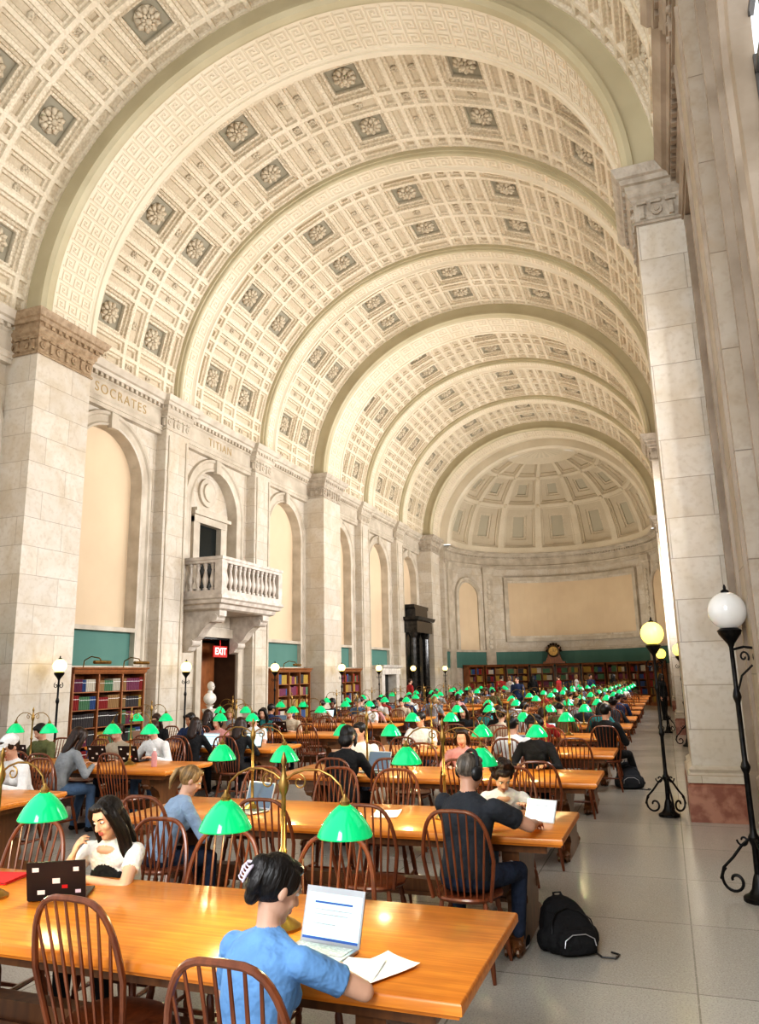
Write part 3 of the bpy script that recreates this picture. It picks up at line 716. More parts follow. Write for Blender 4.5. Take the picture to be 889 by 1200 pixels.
for i,y in enumerate((13.85,22.8,27.45,9.2)):
    inst(Bt,(XL+.0,y,0),pi/2,group='wall bookcases')
    T=M.Translation((XL,y,0))@R90
    fill(2.3,3,bz,bg,T,.42,i==0,stuff)
Bt2,bz2,bg2=bookcase(1.32,2.35,2,5)
for i in range(9):
    a=rad(26+16*i) ; r=RA-.12
    T=M.Translation((CX-r*cos(a),YA+r*sin(a),0))@M.Rotation(pi/2-a,4,'Z')
    inst(Bt2,T.to_translation(),pi/2-a,group='apse bookcases'); fill(1.32,2,bz2,bg2,T,.42,False,stuff)
ob('books',stuff.mesh('books',BM,False),label='rows of bound volumes filling the further bookcases',cat='books',kind='stuff')
for y in (13.2,14.5,22.4):
    m_=MB(); m_.tube([(XL+.2,y,2.16),(XL+.22,y,2.3),(XL+.4,y,2.38),(XL+.62,y,2.34),(XL+.7,y,2.24)],.012,6)
    o=ob('shelf_lamp',m_.mesh('shelf_lamp_arm',BRASS),label='small brass arm lamp over the bookcase',cat='lamp',group='bookcase lamps')
    g=MB(); g.tube([(XL+.7,y-.25,2.25),(XL+.7,y+.25,2.25)],.035,8); ob('lamp_shade',g.mesh('shade',BRASS),o)
r=ob('mantel_clock',None,None,(CX-.75,YA+5.35,2.36),0,'dark bronze ornate clock on top of the bookcase','clock')
m_=MB(); m_.rings([[V((sx*w,sy*.16,z)) for sx,sy in ((-1,-1),(1,-1),(1,1),(-1,1))] for z,w in ((0,.65),(.1,.65),(.12,.5),(.3,.42),(.5,.34),(.85,.34),(.9,.4),(.95,.4))]); ob('clock_case',m_.mesh('clock_case',CASEW,False),r)
m_=MB(); m_.rings([[V((.36*k*cos(2*pi*j/24),y,.72+.36*k*sin(2*pi*j/24))) for j in range(24)] for y,k in ((-.1,1),(-.24,1),(-.26,.8))]); ob('bezel',m_.mesh('bezel',BRONZE),r)
m_=MB(); m_.rings([[V((.27*cos(2*pi*j/24),y,.72+.27*sin(2*pi*j/24))) for j in range(24)] for y in (-.25,-.268)]); ob('clock_face',m_.mesh('clock_face',[BRASS],False),r)
for bx in ((-.01,.01,-.275,-.27,.72,.92),(0,.14,-.275,-.27,.71,.73)):
    m_=MB(); m_.box(*bx); ob('clock_hand',m_.mesh('clock_hand',BLKP,False),r)
m_=MB(); 
for k in range(9): a=pi*k/8; m_.ell((.40*cos(a),0,.75+.40*sin(a)),(.08,.08,.08),8)
ob('crest',m_.mesh('crest',BRONZE),r)
def balcony(yc):
    r=ob('balcony',None,None,(XL,yc,0),0,'pale marble balustraded balcony above a doorway','balcony')
    W=1.65; D=1.35
    m_=MB(); m_.rings([[V((-.02,-W-p,z)),V((D+p,-W-p,z)),V((D+p,W+p,z)),V((-.02,W+p,z))] for z,p in ((3.62,-.25),(3.66,-.15),(3.76,-.12),(3.79,-.02),(3.87,0),(3.91,.05),(3.98,.05))]); ob('floor_slab',m_.mesh('slab',BALM,False),r)
    m_=MB()
    for z0,z1,p in ((3.98,4.12,0),(4.84,4.92,0),(4.92,5.0,.03)):
        m_.box(D-.2-p,D+p,-W-p,W+p,z0,z1)
        for s in (-1,1): m_.box(0,D-.2-p,min(s*W+s*p,s*(W-.18-p)),max(s*W+s*p,s*(W-.18-p)),z0,z1)
    ob('handrail',m_.mesh('rail',BALM,False),r)
    for y in (-W+.1,W-.1):
        m_=MB(); m_.box(D-.21,D+.01,y-.11,y+.11,4.12,4.84); ob('newel',m_.mesh('newel',BALM,False),r)
    bal=MB(); bal.lathe([(.065,0),(.065,.06),(.035,.08),(.04,.12),(.075,.22),(.08,.3),(.05,.44),(.032,.54),(.05,.6),(.05,.64),(.065,.66),(.065,.72)],12); bm_=bal.mesh('baluster',BALM)
    for i in range(12): ob('baluster',bm_,r,(D-.1,-W+.33+i*(2*W-.66)/11,4.12))
    for s in (-1,1):
        for i in range(5): ob('baluster',bm_,r,(.12+i*.225,s*(W-.09),4.12))
    for y in (-1.15,1.15):
        m_=MB(); pr=[(0,3.62),(1.1,3.62),(1.1,3.48),(.95,3.36),(.78,3.3),(.6,3.15),(.45,2.95),(.3,2.85),(.15,2.6),(0,2.55)]
        m_.prism(pr,y-.17,y+.17,'y')
        m_.tube([(.92,y-.2,3.43),(.92,y+.2,3.43)],.12,12); m_.tube([(.22,y-.2,2.8),(.22,y+.2,2.8)],.1,12)
        ob('console_bracket',m_.mesh('bracket',BALM,False),r)
balcony(18.4)
m_=MB(); m_.box(XL-.75,XL-.7,17.9,19.7,0,2.9,0)
for y0 in (18.0,18.9):
    for z0,z1 in ((.2,1.2),(1.35,2.7)): m_.box(XL-.7,XL-.66,y0,y0+.7,z0,z1,0)
ob('door_1',m_.mesh('door',[CASEW],False),label='brown panelled wooden double door',kind='structure')
r=ob('exit_sign',None,None,(XL-.02,18.95,2.62),0,'dark red sign with light EXIT letters over a doorway','sign')
m_=MB(); m_.box(-.04,.0,-.36,.36,-.16,.16); m_.box(-.03,-.01,-.02,.02,.16,.32); ob('sign_panel',m_.mesh('panel',[REDP],False),r)
text('EXIT',.27,LETW,(.005,0,0),(pi/2,0,pi/2),r,.003,'sign_letters')
def bust(x,y):
    m_=MB(); m_.lathe([(.22,0),(.22,.1),(.16,.14),(.14,.2),(.14,.95),(.17,1.0),(.2,1.05),(.2,1.1)],16)
    r=ob('marble_bust',None,None,(x,y,0),0,'white marble bust on a pedestal by the doorway','sculpture'); ob('pedestal',m_.mesh('pedestal',MARB),r)
    b=MB(); b.lathe([(.08,1.1),(.07,1.15),(.12,1.2)],12); b.ell((0,0,1.36),(.14,.22,.16),14); b.ell((.0,0,1.5),(.07,.07,.1),12); b.ell((.02,0,1.68),(.10,.085,.12),14); b.ell((.05,0,1.63),(.075,.065,.075),12); b.ell((.125,0,1.66),(.02,.015,.03),8)
    ob('bust_figure',b.mesh('bust',MARB),r)
bust(-11.2,17.35)
m_=MB()
for s in (-1,1):
    m_.box(XL,XL+.95,35.9+s*1.0-.25,35.9+s*1.0+.25,0,.5); m_.lathe([(.2,.5),(.17,.6),(.17,3.6),(.2,3.7),(.24,3.85)],14,(XL+.65,35.9+s*1.0,0)); m_.box(XL,XL+.4,35.9+s*1.0-.22,35.9+s*1.0+.22,.5,3.85)
m_.rings([[V((XL,34.6-p,z)),V((XL+1.0+p,34.6-p,z)),V((XL+1.0+p,37.2+p,z)),V((XL,37.2+p,z))] for z,p in ((3.85,-.05),(4.4,-.05),(4.45,.05),(4.6,.1))]); m_.rings([[V((XL,34.6+q,z)),V((XL+.8,34.6+q,z)),V((XL+.8,37.2-q,z)),V((XL,37.2-q,z))] for z,q in ((4.6,.3),(5.0,.3),(5.05,.15),(5.2,.1))]); m_.box(XL,XL+.1,35,36.8,0,3.85)
ob('portal_surround',m_.mesh('portal',[BLKM],False),label='black marble columned door surround against stone wall',cat='doorway')
m_=MB(); c=32.0
for s in (-1,1): m_.box(XL,XL+.5,c+s*.95-.2,c+s*.95+.2,0,1.9)
m_.rings([[V((XL,c-1.2-p,z)),V((XL+.55+p,c-1.2-p,z)),V((XL+.55+p,c+1.2+p,z)),V((XL,c+1.2+p,z))] for z,p in ((1.9,0),(2.15,0),(2.2,.08),(2.3,.12))]); m_.box(XL,XL+.1,c-.75,c+.75,0,1.9,1)
ob('fireplace',m_.mesh('mantel',[MARB,DARK],False),label='white marble fireplace surround against the wall',cat='fireplace')
# ---------------------------------------------------------------- people
SK=[mt('skin',c,tuple(x*.9 for x in c),rough=.5,ns=10) for c in ((.60,.36,.26),(.65,.41,.30),(.42,.23,.14),(.22,.11,.07))]
LIP=mt('lips',(.5,.16,.14),rough=.4)
HR=[mt('hair',c,tuple(x*.4 for x in c),ns=30,rough=.4,bp=.8,bs=60,st=(1,1,.12),lo=.4,hi=.6) for c in ((.016,.012,.011),(.05,.022,.012),(.42,.27,.12),(.035,.018,.012),(.20,.17,.14))]
CL={k:mt('cloth_'+k,c,tuple(x*.8 for x in c),ns=7,rough=.85,bp=.9,bs=9,dist=.04) for k,c in dict(blue=(.19,.38,.68),lightblue=(.32,.42,.56),white=(.80,.79,.78),black=(.018,.018,.02),charcoal=(.04,.045,.055),denim=(.12,.19,.30),jean=(.035,.05,.09),grey=(.30,.31,.32),beige=(.52,.44,.34),navy=(.03,.05,.12),pink=(.65,.34,.33),olive=(.15,.16,.07),red=(.4,.04,.04),teal=(.05,.25,.25)).items()}
EYEW=mt('eye_white',(.8,.8,.8),rough=.2); EYEB=mt('iris',(.02,.012,.01),rough=.1)
def ik(a,c,l1,l2,pole):
    d=c-a; L=min(d.length,.995*(l1+l2)); L=max(L,abs(l1-l2)+.02); u=d.normalized(); x=(l1*l1-l2*l2+L*L)/(2*L); h=math.sqrt(max(l1*l1-x*x,0))
    p=V(pole); p=(p-u*p.dot(u)).normalized(); return a+u*x+p*h, a+u*L
def remesh(mb,vox,mats,sm=3):
    me=bpy.data.meshes.new('t'); me.from_pydata(mb.v,[],mb.f); o=bpy.data.objects.new('t',me); COL.objects.link(o)
    r=o.modifiers.new('r','REMESH'); r.mode='VOXEL'; r.voxel_size=vox; r.adaptivity=0
    if sm: s=o.modifiers.new('s','SMOOTH'); s.factor=.5; s.iterations=sm
    bpy.context.view_layer.update()
    out=bpy.data.meshes.new_from_object(o.evaluated_get(bpy.context.evaluated_depsgraph_get())); bpy.data.objects.remove(o); bpy.data.meshes.remove(me)
    out.materials.clear()
    for m in mats: out.materials.append(m)
    ks=sorted(set(mb.m))
    if len(ks)>1:
        tr=[]
        for k in ks: tr.append((k,BVHTree.FromPolygons([V(v) for v in mb.v],[f for f,m in zip(mb.f,mb.m) if m==k])))
        idx=[]
        for p in out.polygons:
            c=p.center; best=0;bd=1e9
            for k,t in tr:
                q=t.find_nearest(c)
                if q[3] is not None and q[3]<bd-1e-5: bd=q[3];best=k
            idx.append(best)
        out.polygons.foreach_set('material_index',idx)
    out.polygons.foreach_set('use_smooth',[True]*len(out.polygons)); out.update()
    return out
def hand(mb,W,f,n,sd,curl,m=0):
    f=f.normalized(); n=(n-f*n.dot(f)).normalized(); th=f.cross(n)*sd
    R=M((th,f,n)).transposed()
    mb.ell(W+f*.05,(.041,.055,.016),14,m,R=R); mb.ell(W+f*.012,(.028,.03,.018),10,m,R=R)
    L=[.068,.078,.072,.056]
    for i in range(4):
        b=W+f*(.088-(.006 if i==3 else 0))+th*(.030-.0205*i); a=.1; P=[b-f*.02]; 
        sp=(f+th*(.10-.07*i)).normalized()
        P.append(b)
        for k in range(3):
            a+=curl*(.8+.15*i); P.append(P[-1]+(sp*cos(a)+n*sin(a))*L[i]*(.45,.32,.23)[k])
        mb.tube(P,[.009,.0092,.0085,.008,.0065],8,m)
    b=W+f*.022+th*.026; P=[b-th*.01,b,b+(f*.55+th*.75+n*.25).normalized()*.036]; P.append(P[-1]+(f*.85+th*.3+n*.35).normalized()*.03); mb.tube(P,[.012,.012,.0105,.008],8,m)
def body(p,vox,sm=3):
    mb=MB(); fem=p.get('fem',True); lean=rad(p.get('lean',12)); tw=p.get('tw',0); st=p.get('stand',False)
    pel=V((0,0,.95 if st else .56)); d=V((0,sin(lean),cos(lean))); bend=p.get('bend',.0)
    wk=(.92 if fem else 1.06)*p.get('wide',1)
    def sp(t): return pel+d*t+V((0,bend*t*t,0))
    rs=[]
    for t,w,q in ((-.1,.10,.08),(-.07,.15,.11),(-.02,.172,.128),(.04,.17,.125),(.1,.155,.115),(.18,.142,.108),(.26,.155,.115),(.34,.17,.122),(.40,.178,.115),(.44,.165,.098),(.475,.12,.08),(.50,.075,.062),(.515,.05,.05)):
        fr_=max(0,min(1,t/.4)); s=V((cos(tw*fr_),sin(tw*fr_),0)); b=d.cross(s).normalized(); c=sp(t); w*=wk if t>.1 else 1
        rs.append([c+s*w*(abs(cos(a))**.9)*(1 if cos(a)>0 else -1)+b*q*(abs(sin(a))**.9)*(1 if sin(a)>0 else -1) for a in [2*pi*j/24 for j in range(24)]])
    mb.rings(rs[:4],2); mb.rings(rs[2:],1)
    side=V((cos(tw),sin(tw),0)); fw=d.cross(side).normalized()
    op=p.get('open')
    if fem:
        for s in (-1,1): mb.ell(sp(.31)+side*s*.07+fw*.085,(.06,.05,.06),12,2 if op else 1)
    if op:
        mb.ell(sp(.33)+fw*.072,(.105,.075,.15),20,2); mb.ell(sp(.465)+fw*.05,(.075,.045,.035),14,0)
    N=sp(.49); hy=p.get('hy',0)+tw; hp=rad(p.get('hp',18)); ht=rad(p.get('ht',0))
    Rh=(M.Rotation(hy,3,'Z')@M.Rotation(-hp,3,'X')@M.Rotation(ht,3,'Y')).to_4x4()
    H=N+(d*.5+V((0,.1,.6))).normalized()*.155+V((0,sin(hp)*.03,0))
    T=M.Translation(H)@Rh
    mb.capsule(sp(.44),T@V((0,-.012,-.04)),.056 if not fem else .049,.05 if not fem else .044,14,0)
    for s in (-1,1): mb.capsule(sp(.49),sp(.44)+side*s*.12,.045,.045,10,1)
    mb.ell((0,-.008,.022),(.076,.095,.094),20,0,T); mb.ell((0,.018,-.04),(.061,.072,.08),18,0,T); mb.ell((0,.062,-.092),(.028,.027,.024),12,0,T)
    mb.ell((0,.066,.03),(.052,.022,.03),12,0,T)
    mb.capsule((0,.086,.012),(0,.106,-.026),.008,.013,10,0,T)
    for s in (-1,1):
        mb.ell((s*.012,.098,-.03),(.010,.010,.008),8,0,T); mb.ell((s*.079,-.006,-.008),(.010,.019,.031),10,0,T); mb.ell((s*.036,.058,-.03),(.026,.025,.026),10,0,T)
    mb.ell((0,.089,-.055),(.023,.009,.0055),10,4,T); mb.ell((0,.088,-.065),(.019,.010,.006),10,4,T)
    sw=(.165 if fem else .195)*p.get('wide',1); sl_=p.get('sl',.56)
    for sd,key in ((1,'r'),(-1,'l')):
        S=sp(.425)+side*sd*sw; tgt=V(p.get(key+'h',(sd*.15,.42,.80))); pole=p.get(key+'p',(sd*.7,-.35,-.7))
        E,W=ik(S,tgt,.285,.25,pole); k=.92 if fem else 1.1
        mb.ell(S,(.062*k,.062*k,.062*k),14,1)
        mb.capsule(S,E,.05*k,.040*k,14,0); mb.capsule(E,W,.039*k,.025*k,14,0)
        if p.get('sleeve','short')=='short':
            q_=S+(E-S)*sl_; mb.tube([S,S+(q_-S)*.5,q_],[.064*k,.063*k,.060*k],14,1); mb.tube([q_,q_+(E-S).normalized()*.03],[.060*k,.062*k],14,1)
        elif p.get('sleeve')=='long': mb.capsule(S,E,.062*k,.052*k,14,1); mb.capsule(E,E+(W-E)*.93,.050*k,.036*k,14,1)
        hd=V(p.get(key+'d',tuple((W-E).normalized()+V((0,.3,-.05))))); hn=V(p.get(key+'n',(0,.0,-1)))
        hand(mb,W,hd,hn,sd,p.get('curl',.32))
    for sd in (-1,1):
        h=pel+V((sd*.09,.02,-.02))
        if st: kn=V((sd*.1,.03,.50)); an=V((sd*.11,sd*.05,.09))
        else: kn=V((sd*(.10+p.get('spread',.02)),.43,.515)); an=V((sd*(.12+p.get('spread',.02)*.6),.43+p.get('foot',-.05)+sd*p.get('fs',.04),.085))
        mb.capsule(h,kn,.088,.062,16,2); mb.capsule(kn,an,.060,.044,14,2)
        mb.capsule(an,an+V((0,.01,-.03)),.038,.038,10,3)
        mb.ell(an+V((0,.075,-.045)),(.043,.125,.038),14,3); mb.ell(an+V((0,-.01,-.045)),(.038,.05,.038),10,3)
        if p.get('sole'): mb.ell(an+V((0,.055,-.072)),(.047,.145,.013),16,5)
    mats=[p['skin'],p['shirt'],p['pants'],p['shoe'],LIP,CL['white']]
    return remesh(mb,vox,mats,sm),T
def hairmesh(p,vox):
    h=MB(); k=p.get('hair','short')
    e_=.95 if k=='crop' else 1
    h.ell((0,-.024 if k!='crop' else -.018,.030),(.086*e_,.096*e_,.099*e_),20)
    h.ell((0,.03,.088*e_),(.062,.052,.032),12)
    for s in (-1,1): h.ell((s*.068*e_,.012,.04),(.02,.045,.05),10)
    if k=='long':
        h.ell((0,-.065,-.07),(.088,.055,.15),16); h.ell((0,-.075,-.17),(.08,.045,.11),14)
        for s in (-1,1):
            h.tube([(s*.045,.055,.10),(s*.075,.052,.05),(s*.085,.035,-.03),(s*.088,.03,-.12),(s*.085,.045,-.2),(s*.075,.05,-.27)],[.014,.022,.026,.028,.024,.008],10)
            h.tube([(s*.06,.0,.08),(s*.09,.01,.0),(s*.10,.0,-.1),(s*.098,.01,-.2),(s*.09,.03,-.30)],[.02,.024,.028,.026,.008],10)
    if k=='bun': h.ell((0,-.10,.045),(.05,.045,.055),12); h.ell((.01,-.105,.0),(.045,.035,.06),12); h.ell((.0,-.09,-.05),(.04,.03,.04),12)
    if k=='tail': h.ell((0,-.11,.05),(.03,.03,.03),10); h.tube([(0,-.11,.05),(0,-.15,.02),(0,-.155,-.06),(0,-.13,-.15)],[.025,.03,.026,.008],10)
    if k=='bob':
        h.ell((0,-.05,-.04),(.09,.06,.09),14)
        for s in (-1,1): h.tube([(s*.05,.05,.09),(s*.08,.045,.03),(s*.088,.03,-.05),(s*.08,.035,-.1)],[.014,.02,.024,.012],10)
    if k=='curly':
        for i in range(26):
            a=random.uniform(0,2*pi); e=random.uniform(-.3,1.4); h.ell((.09*cos(a)*cos(e),-.03+.095*sin(a)*cos(e)*(1 if sin(a)<0 else .4),.04+.1*sin(e)),(.035,.035,.035),8)
    return remesh(h,vox,[p['hairc']],2)
def add_extras(r,T,p):
    for s in (-1,1):
        e=MB(); e.ell((s*.031,.0745,.008),(.0145,.012,.008),12,0,T); e.ell((s*.031,.0835,.008),(.0062,.0045,.0062),10,1,T); ob('eye',e.mesh('eye',[EYEW,EYEB]),r)
        b=MB(); b.tube([T@V((s*.014,.088,.026)),T@V((s*.032,.086,.032)),T@V((s*.05,.074,.027))],[.003,.0038,.002],6); ob('eyebrow',b.mesh('eyebrow',p['hairc']),r)
def person(p,loc,rz,vox,label,group=None,scale=None,sm=3,hv=None):
    if isinstance(scale,float): scale=(scale,)*3
    me,T=body(p,vox,sm); r=ob('person',me,None,loc,rz,label,'person',None,group,scale)
    h=hairmesh(p,hv or vox); o=ob('hair',h,r); o.matrix_local=T
    add_extras(r,T,p); return r,T
D=dict
p=D(skin=SK[1],shirt=CL['blue'],pants=CL['black'],shoe=CL['black'],hairc=HR[0],hair='bun',lean=17,bend=.1,hp=26,hy=-.4,rh=(.14,.45,.83),lh=(-.12,.44,.83),rp=(1,.1,-.35),tw=-.15,foot=-.15)
r,T=person(p,(-1.43,2.46,0),-.1,.0065,'person in blue t-shirt with dark pinned-up hair, seated typing on laptop',scale=.93)
Tc=T@M.Translation((-.015,-.132,.015))@M.Rotation(.35,4,'Y')
for s in (-1,1):
    c=MB()
    c.tube([Tc@V((s*.007,.005,.042)),Tc@V((s*.02,-.014,.03)),Tc@V((s*.026,-.02,0)),Tc@V((s*.022,-.014,-.034))],[.005,.007,.007,.004],8)
    for i in range(5): c.tube([Tc@V((s*.023,-.016,.028-.014*i)),Tc@V((s*.012,-.025,.026-.014*i)),Tc@V((s*.002,-.024,.024-.014*i))],.003,6)
    ob('hair_clip',c.mesh('hair_clip',LILAC),r)
inst(LPb,(-1.40,3.10,.763),-.14,'silver laptop showing a bright document page on table',scale=(.92,.92,.98))
p=D(skin=SK[1],shirt=CL['white'],pants=CL['black'],shoe=CL['black'],hairc=HR[0],hair='long',lean=20,bend=.1,hp=22,hy=-.18,ht=10,open=1,sl=.42,rh=(.125,.40,.965),rd=(-.30,-.15,.9),rn=(-.6,-.6,-.2),rp=(.6,.5,-1),lh=(.0,.43,.855),lp=(-1,.35,-.45),ld=(.9,.25,0),curl=.5)
r,T=person(p,(-3.14,4.02,0),pi+.08,.0065,'person with long dark hair in white shirt, head leaning on hand',scale=.92)
inst(LPd,(-3.02,3.32,.763),pi+.5,'dark laptop with pale stickers on its lid',scale=(.92,.92,.92))
p=D(fem=False,wide=1.08,sole=1,skin=SK[0],shirt=CL['charcoal'],pants=CL['jean'],shoe=CL['black'],hairc=HR[4],hair='crop',lean=13,bend=.08,hp=14,hy=-.35,rh=(.35,.48,.82),lh=(.02,.44,.82),rp=(1,-.1,-.5),tw=-.28,spread=.13,foot=-.02)
r,T=person(p,(-1.36,5.18,0),-.12,.008,'person in dark grey t-shirt and jeans wearing black headphones',scale=1.0)
h=MB(); h.tube([T@V((.102*cos(a),-.01,.015+.128*sin(a))) for a in [pi*i/14 for i in range(15)]],.013,8); ob('headphone_band',h.mesh('headphones',BLKP),r)
for s in (-1,1):
    h=MB(); h.ell((s*.102,-.008,-.005),(.028,.045,.052),14,0,T); ob('ear_cup',h.mesh('ear_cup',BLKP),r)
r=ob('tablet',None,None,(-.99,5.98,.763),-.3,'pale tablet propped up near the table end','tablet')
Tt=M.Rotation(rad(-28),4,'X')
m_=MB(); m_.box(-.12,.12,0,.008,0,.17,T=Tt); ob('tablet_body',m_.mesh('tb',SILVER,False),r)
m_=MB(); m_.box(-.112,.112,-.002,0,.008,.162,T=Tt); ob('display',m_.mesh('td',SCRP,False),r)
m_=MB(); m_.box(-.05,.05,.06,.13,.0,.005); m_.box(-.05,.05,.055,.065,.0,.11); ob('stand',m_.mesh('ts',SILVER,False),r)
p=D(skin=SK[1],shirt=CL['lightblue'],pants=CL['jean'],shoe=CL['white'],hairc=HR[2],hair='tail',lean=24,bend=.1,hp=28,hy=-.3,rh=(.14,.44,.84),sleeve='long')
person(p,(-3.84,5.27,0),-.6,.009,'person with tied-back blonde hair in light blue top, leaning over table',scale=.91)
inst(LPs,(-3.35,5.95,.763),-.3,'silver laptop on table')
p=D(skin=SK[1],shirt=CL['white'],pants=CL['denim'],shoe=CL['white'],hairc=HR[3],hair='curly',lean=36,bend=.15,hp=42,hy=.3,open=1,sleeve='short',sl=.3,rh=(.2,.48,.86),lh=(-.22,.50,.86))
person(p,(-1.42,6.92,0),pi+.15,.010,'person with dark hair in pale top bending over papers',scale=.91)
p=D(skin=SK[2],shirt=CL['black'],pants=CL['black'],shoe=CL['black'],hairc=HR[0],hair='curly',lean=10,hp=10,hy=.1,sleeve='long')
person(p,(-1.55,9.55,0),pi,.011,'person with dark curly hair in black top at table')
p=D(skin=SK[0],shirt=CL['black'],pants=CL['black'],shoe=CL['black'],hairc=HR[0],hair='bob',lean=14,hp=18,sleeve='long')
person(p,(-3.42,7.95,0),0,.010,'person with black bobbed hair in black top, back turned')
inst(LPs,(-3.25,8.6,.763),-.2,'silver laptop on table')
p=D(skin=SK[0],shirt=CL['white'],pants=CL['jean'],shoe=CL['white'],hairc=HR[1],hair='short',lean=20,hp=30,sleeve='long')
r,T=person(p,(-6.72,6.80,0),pi-.2,.010,'person in white top and pale cap reading at table')
h=MB(); h.ell((0,-.02,.06),(.094,.106,.085),16,0,T); h.ell((0,.10,.055),(.07,.075,.008),14,0,T); ob('cap',h.mesh('cap',CL['white']),r)
p=D(skin=SK[1],shirt=CL['grey'],pants=CL['denim'],shoe=CL['black'],hairc=HR[1],hair='long',lean=24,bend=.1,hp=26,sleeve='long')
person(p,(-7.3,7.85,0),-.4,.010,'person with long brown hair in grey jacket leaning on table')
p=D(skin=SK[1],shirt=CL['white'],pants=CL['denim'],shoe=CL['black'],hairc=HR[1],hair='bun',lean=22,hp=28,sleeve='long')
person(p,(-6.95,9.55,0),pi,.011,'person in white shirt working at table')
inst(LPd,(-7.0,8.9,.763),pi,'dark laptop open on table')
p=D(fem=False,skin=SK[0],shirt=CL['black'],pants=CL['black'],shoe=CL['black'],hairc=HR[0],hair='short',lean=2,hp=12,sleeve='long',foot=.15,rh=(.12,.3,.75))
person(p,(-1.0,13.1,0),-.5,.012,'person in black clothes leaning back beside the aisle')
def backpack(loc,rz,mat_,label,sz=(1,1,1)):
    b=MB()
    sq=lambda v,e:(abs(v)**e)*(1 if v>0 else -1)
    b.rings([[V((w*sq(cos(a),.6),yo+q*sq(sin(a),.6),z)) for a in [2*pi*j/28 for j in range(28)]] for z,w,q,yo in ((.0,.13,.10,0),(.012,.18,.15,0),(.06,.20,.17,-.01),(.14,.195,.16,.0),(.22,.175,.13,.04),(.29,.15,.10,.08),(.34,.12,.08,.11),(.37,.08,.055,.13),(.385,.04,.03,.135))])
    b.rings([[V((w*sq(cos(a),.6),-.15+yo+q*sq(sin(a),.6),z)) for a in [2*pi*j/24 for j in range(24)]] for z,w,q,yo in ((.015,.10,.04,0),(.03,.145,.07,0),(.11,.15,.07,0),(.17,.13,.05,.015),(.20,.09,.03,.03))])
    for s in (-1,1): b.ell((s*.20,.0,.09),(.035,.08,.085),10)
    b.tube([(-.035,.14,.37),(-.03,.16,.41),(.03,.16,.41),(.035,.14,.37)],.010,8)
    me=remesh(b,.009,[mat_],3); r=ob('backpack',me,None,loc,rz,label,'backpack',scale=sz)
    for q in (-1,1):
        s=MB(); s.tube([(q*.06,.19,.34),(q*.09,.235,.26),(q*.11,.24,.14),(q*.13,.18,.04)],.017,8); ob('shoulder_strap',s.mesh('strap',BLKP),r)
    s=MB(); s.tube([(.12,-.16,.03),(.14,-.26,.014),(.22,-.30,.012),(.28,-.24,.012),(.25,-.18,.012)],.008,6); ob('strap',s.mesh('strap',BLKP),r)
    z=MB(); z.tube([(-.12,-.221,.09),(-.11,-.218,.145),(-.05,-.205,.18),(.05,-.205,.18),(.11,-.218,.145),(.12,-.221,.09)],.005,6); ob('zip',z.mesh('zip',SILVER),r)
    z=MB(); z.tube([(-.165,-.11,.17),(-.15,-.085,.25),(-.09,-.03,.305),(0,.0,.325),(.09,-.03,.305),(.15,-.085,.25),(.165,-.11,.17)],.005,6); ob('zip',z.mesh('zip',IRON),r)
backpack((-.80,5.74,0),.55,CL['black'],'black backpack slumped on the floor beside chair',(.93,.9,.78))
backpack((-.72,13.4,0),.2,CL['charcoal'],'dark backpack on the floor beside table')
pool=[]
sh=['white','black','grey','navy','beige','charcoal','denim','teal','red','olive','pink','blue']
hs=['short','long','bob','short','tail','curly','short','long','bun','short','bob','long']
hv=[0,1,2,0,1,0,4,0,1,0,3,1]
for i in range(12):
    fem=hs[i]!='short'
    p=D(fem=fem,skin=SK[(0,1,0,2,1,3,0,1,2,0,1,0)[i]],shirt=CL[sh[i]],pants=CL[('jean','black','beige','denim')[i%4]],shoe=CL[('black','white')[i%2]],hairc=HR[hv[i]],hair=hs[i],lean=8+(i*7)%18,hp=10+(i*11)%25,hy=(-.3,0,.25)[i%3],sleeve=('short','long')[i%2],tw=(-.1,.1,0)[i%3])
    me,T=body(p,.016,2); hm=hairmesh(p,.014); pool.append((me,T,hm,sh[i],hs[i],p))
def crowd(i,loc,rz):
    me,T,hm,s,h,p=pool[i]
    hl={'short':'short hair','long':'long hair','bob':'bobbed hair','tail':'tied-back hair','curly':'curly hair','bun':'pinned-up hair'}[h]
    r=ob('person',me,None,loc,rz,'person with %s in %s top seated at reading table'%(hl,s),'person',None,'readers at the tables',scale=(.96,.96,.96))
    o=ob('hair',hm,r); o.matrix_local=T
stp=[]
for i in range(4):
    p=D(fem=i%2==0,stand=True,skin=SK[i%3],shirt=CL[('black','red','white','navy')[i]],pants=CL[('black','jean','beige','black')[i]],shoe=CL['black'],hairc=HR[i%3],hair=('long','short','bob','short')[i],lean=0,hp=5,rh=(.22,.08,.85),lh=(-.22,.05,.86),rd=(0,.1,-1),ld=(0,.1,-1),rn=(-1,0,0),ln=(1,0,0),sleeve='long')
    me,T=body(p,.016,2); stp.append((me,T,hairmesh(p,.014)))
for k,(x,y) in enumerate(((-6.4,39.5),(-5.0,38.6),(-7.3,38),(-3.6,40),(-2.4,38.4),(-8.2,40.3),(-4.4,41),(-5.2,28.5),(-.2,31),(-10.2,31))):
    me,T,hm=stp[k%4]; r=ob('person',me,None,(x,y,0),k*1.3,'person standing in the reading room in dark clothes' if k%2==0 else 'person standing by the tables','person',None,'standing visitors'); o=ob('hair',hm,r); o.matrix_local=T
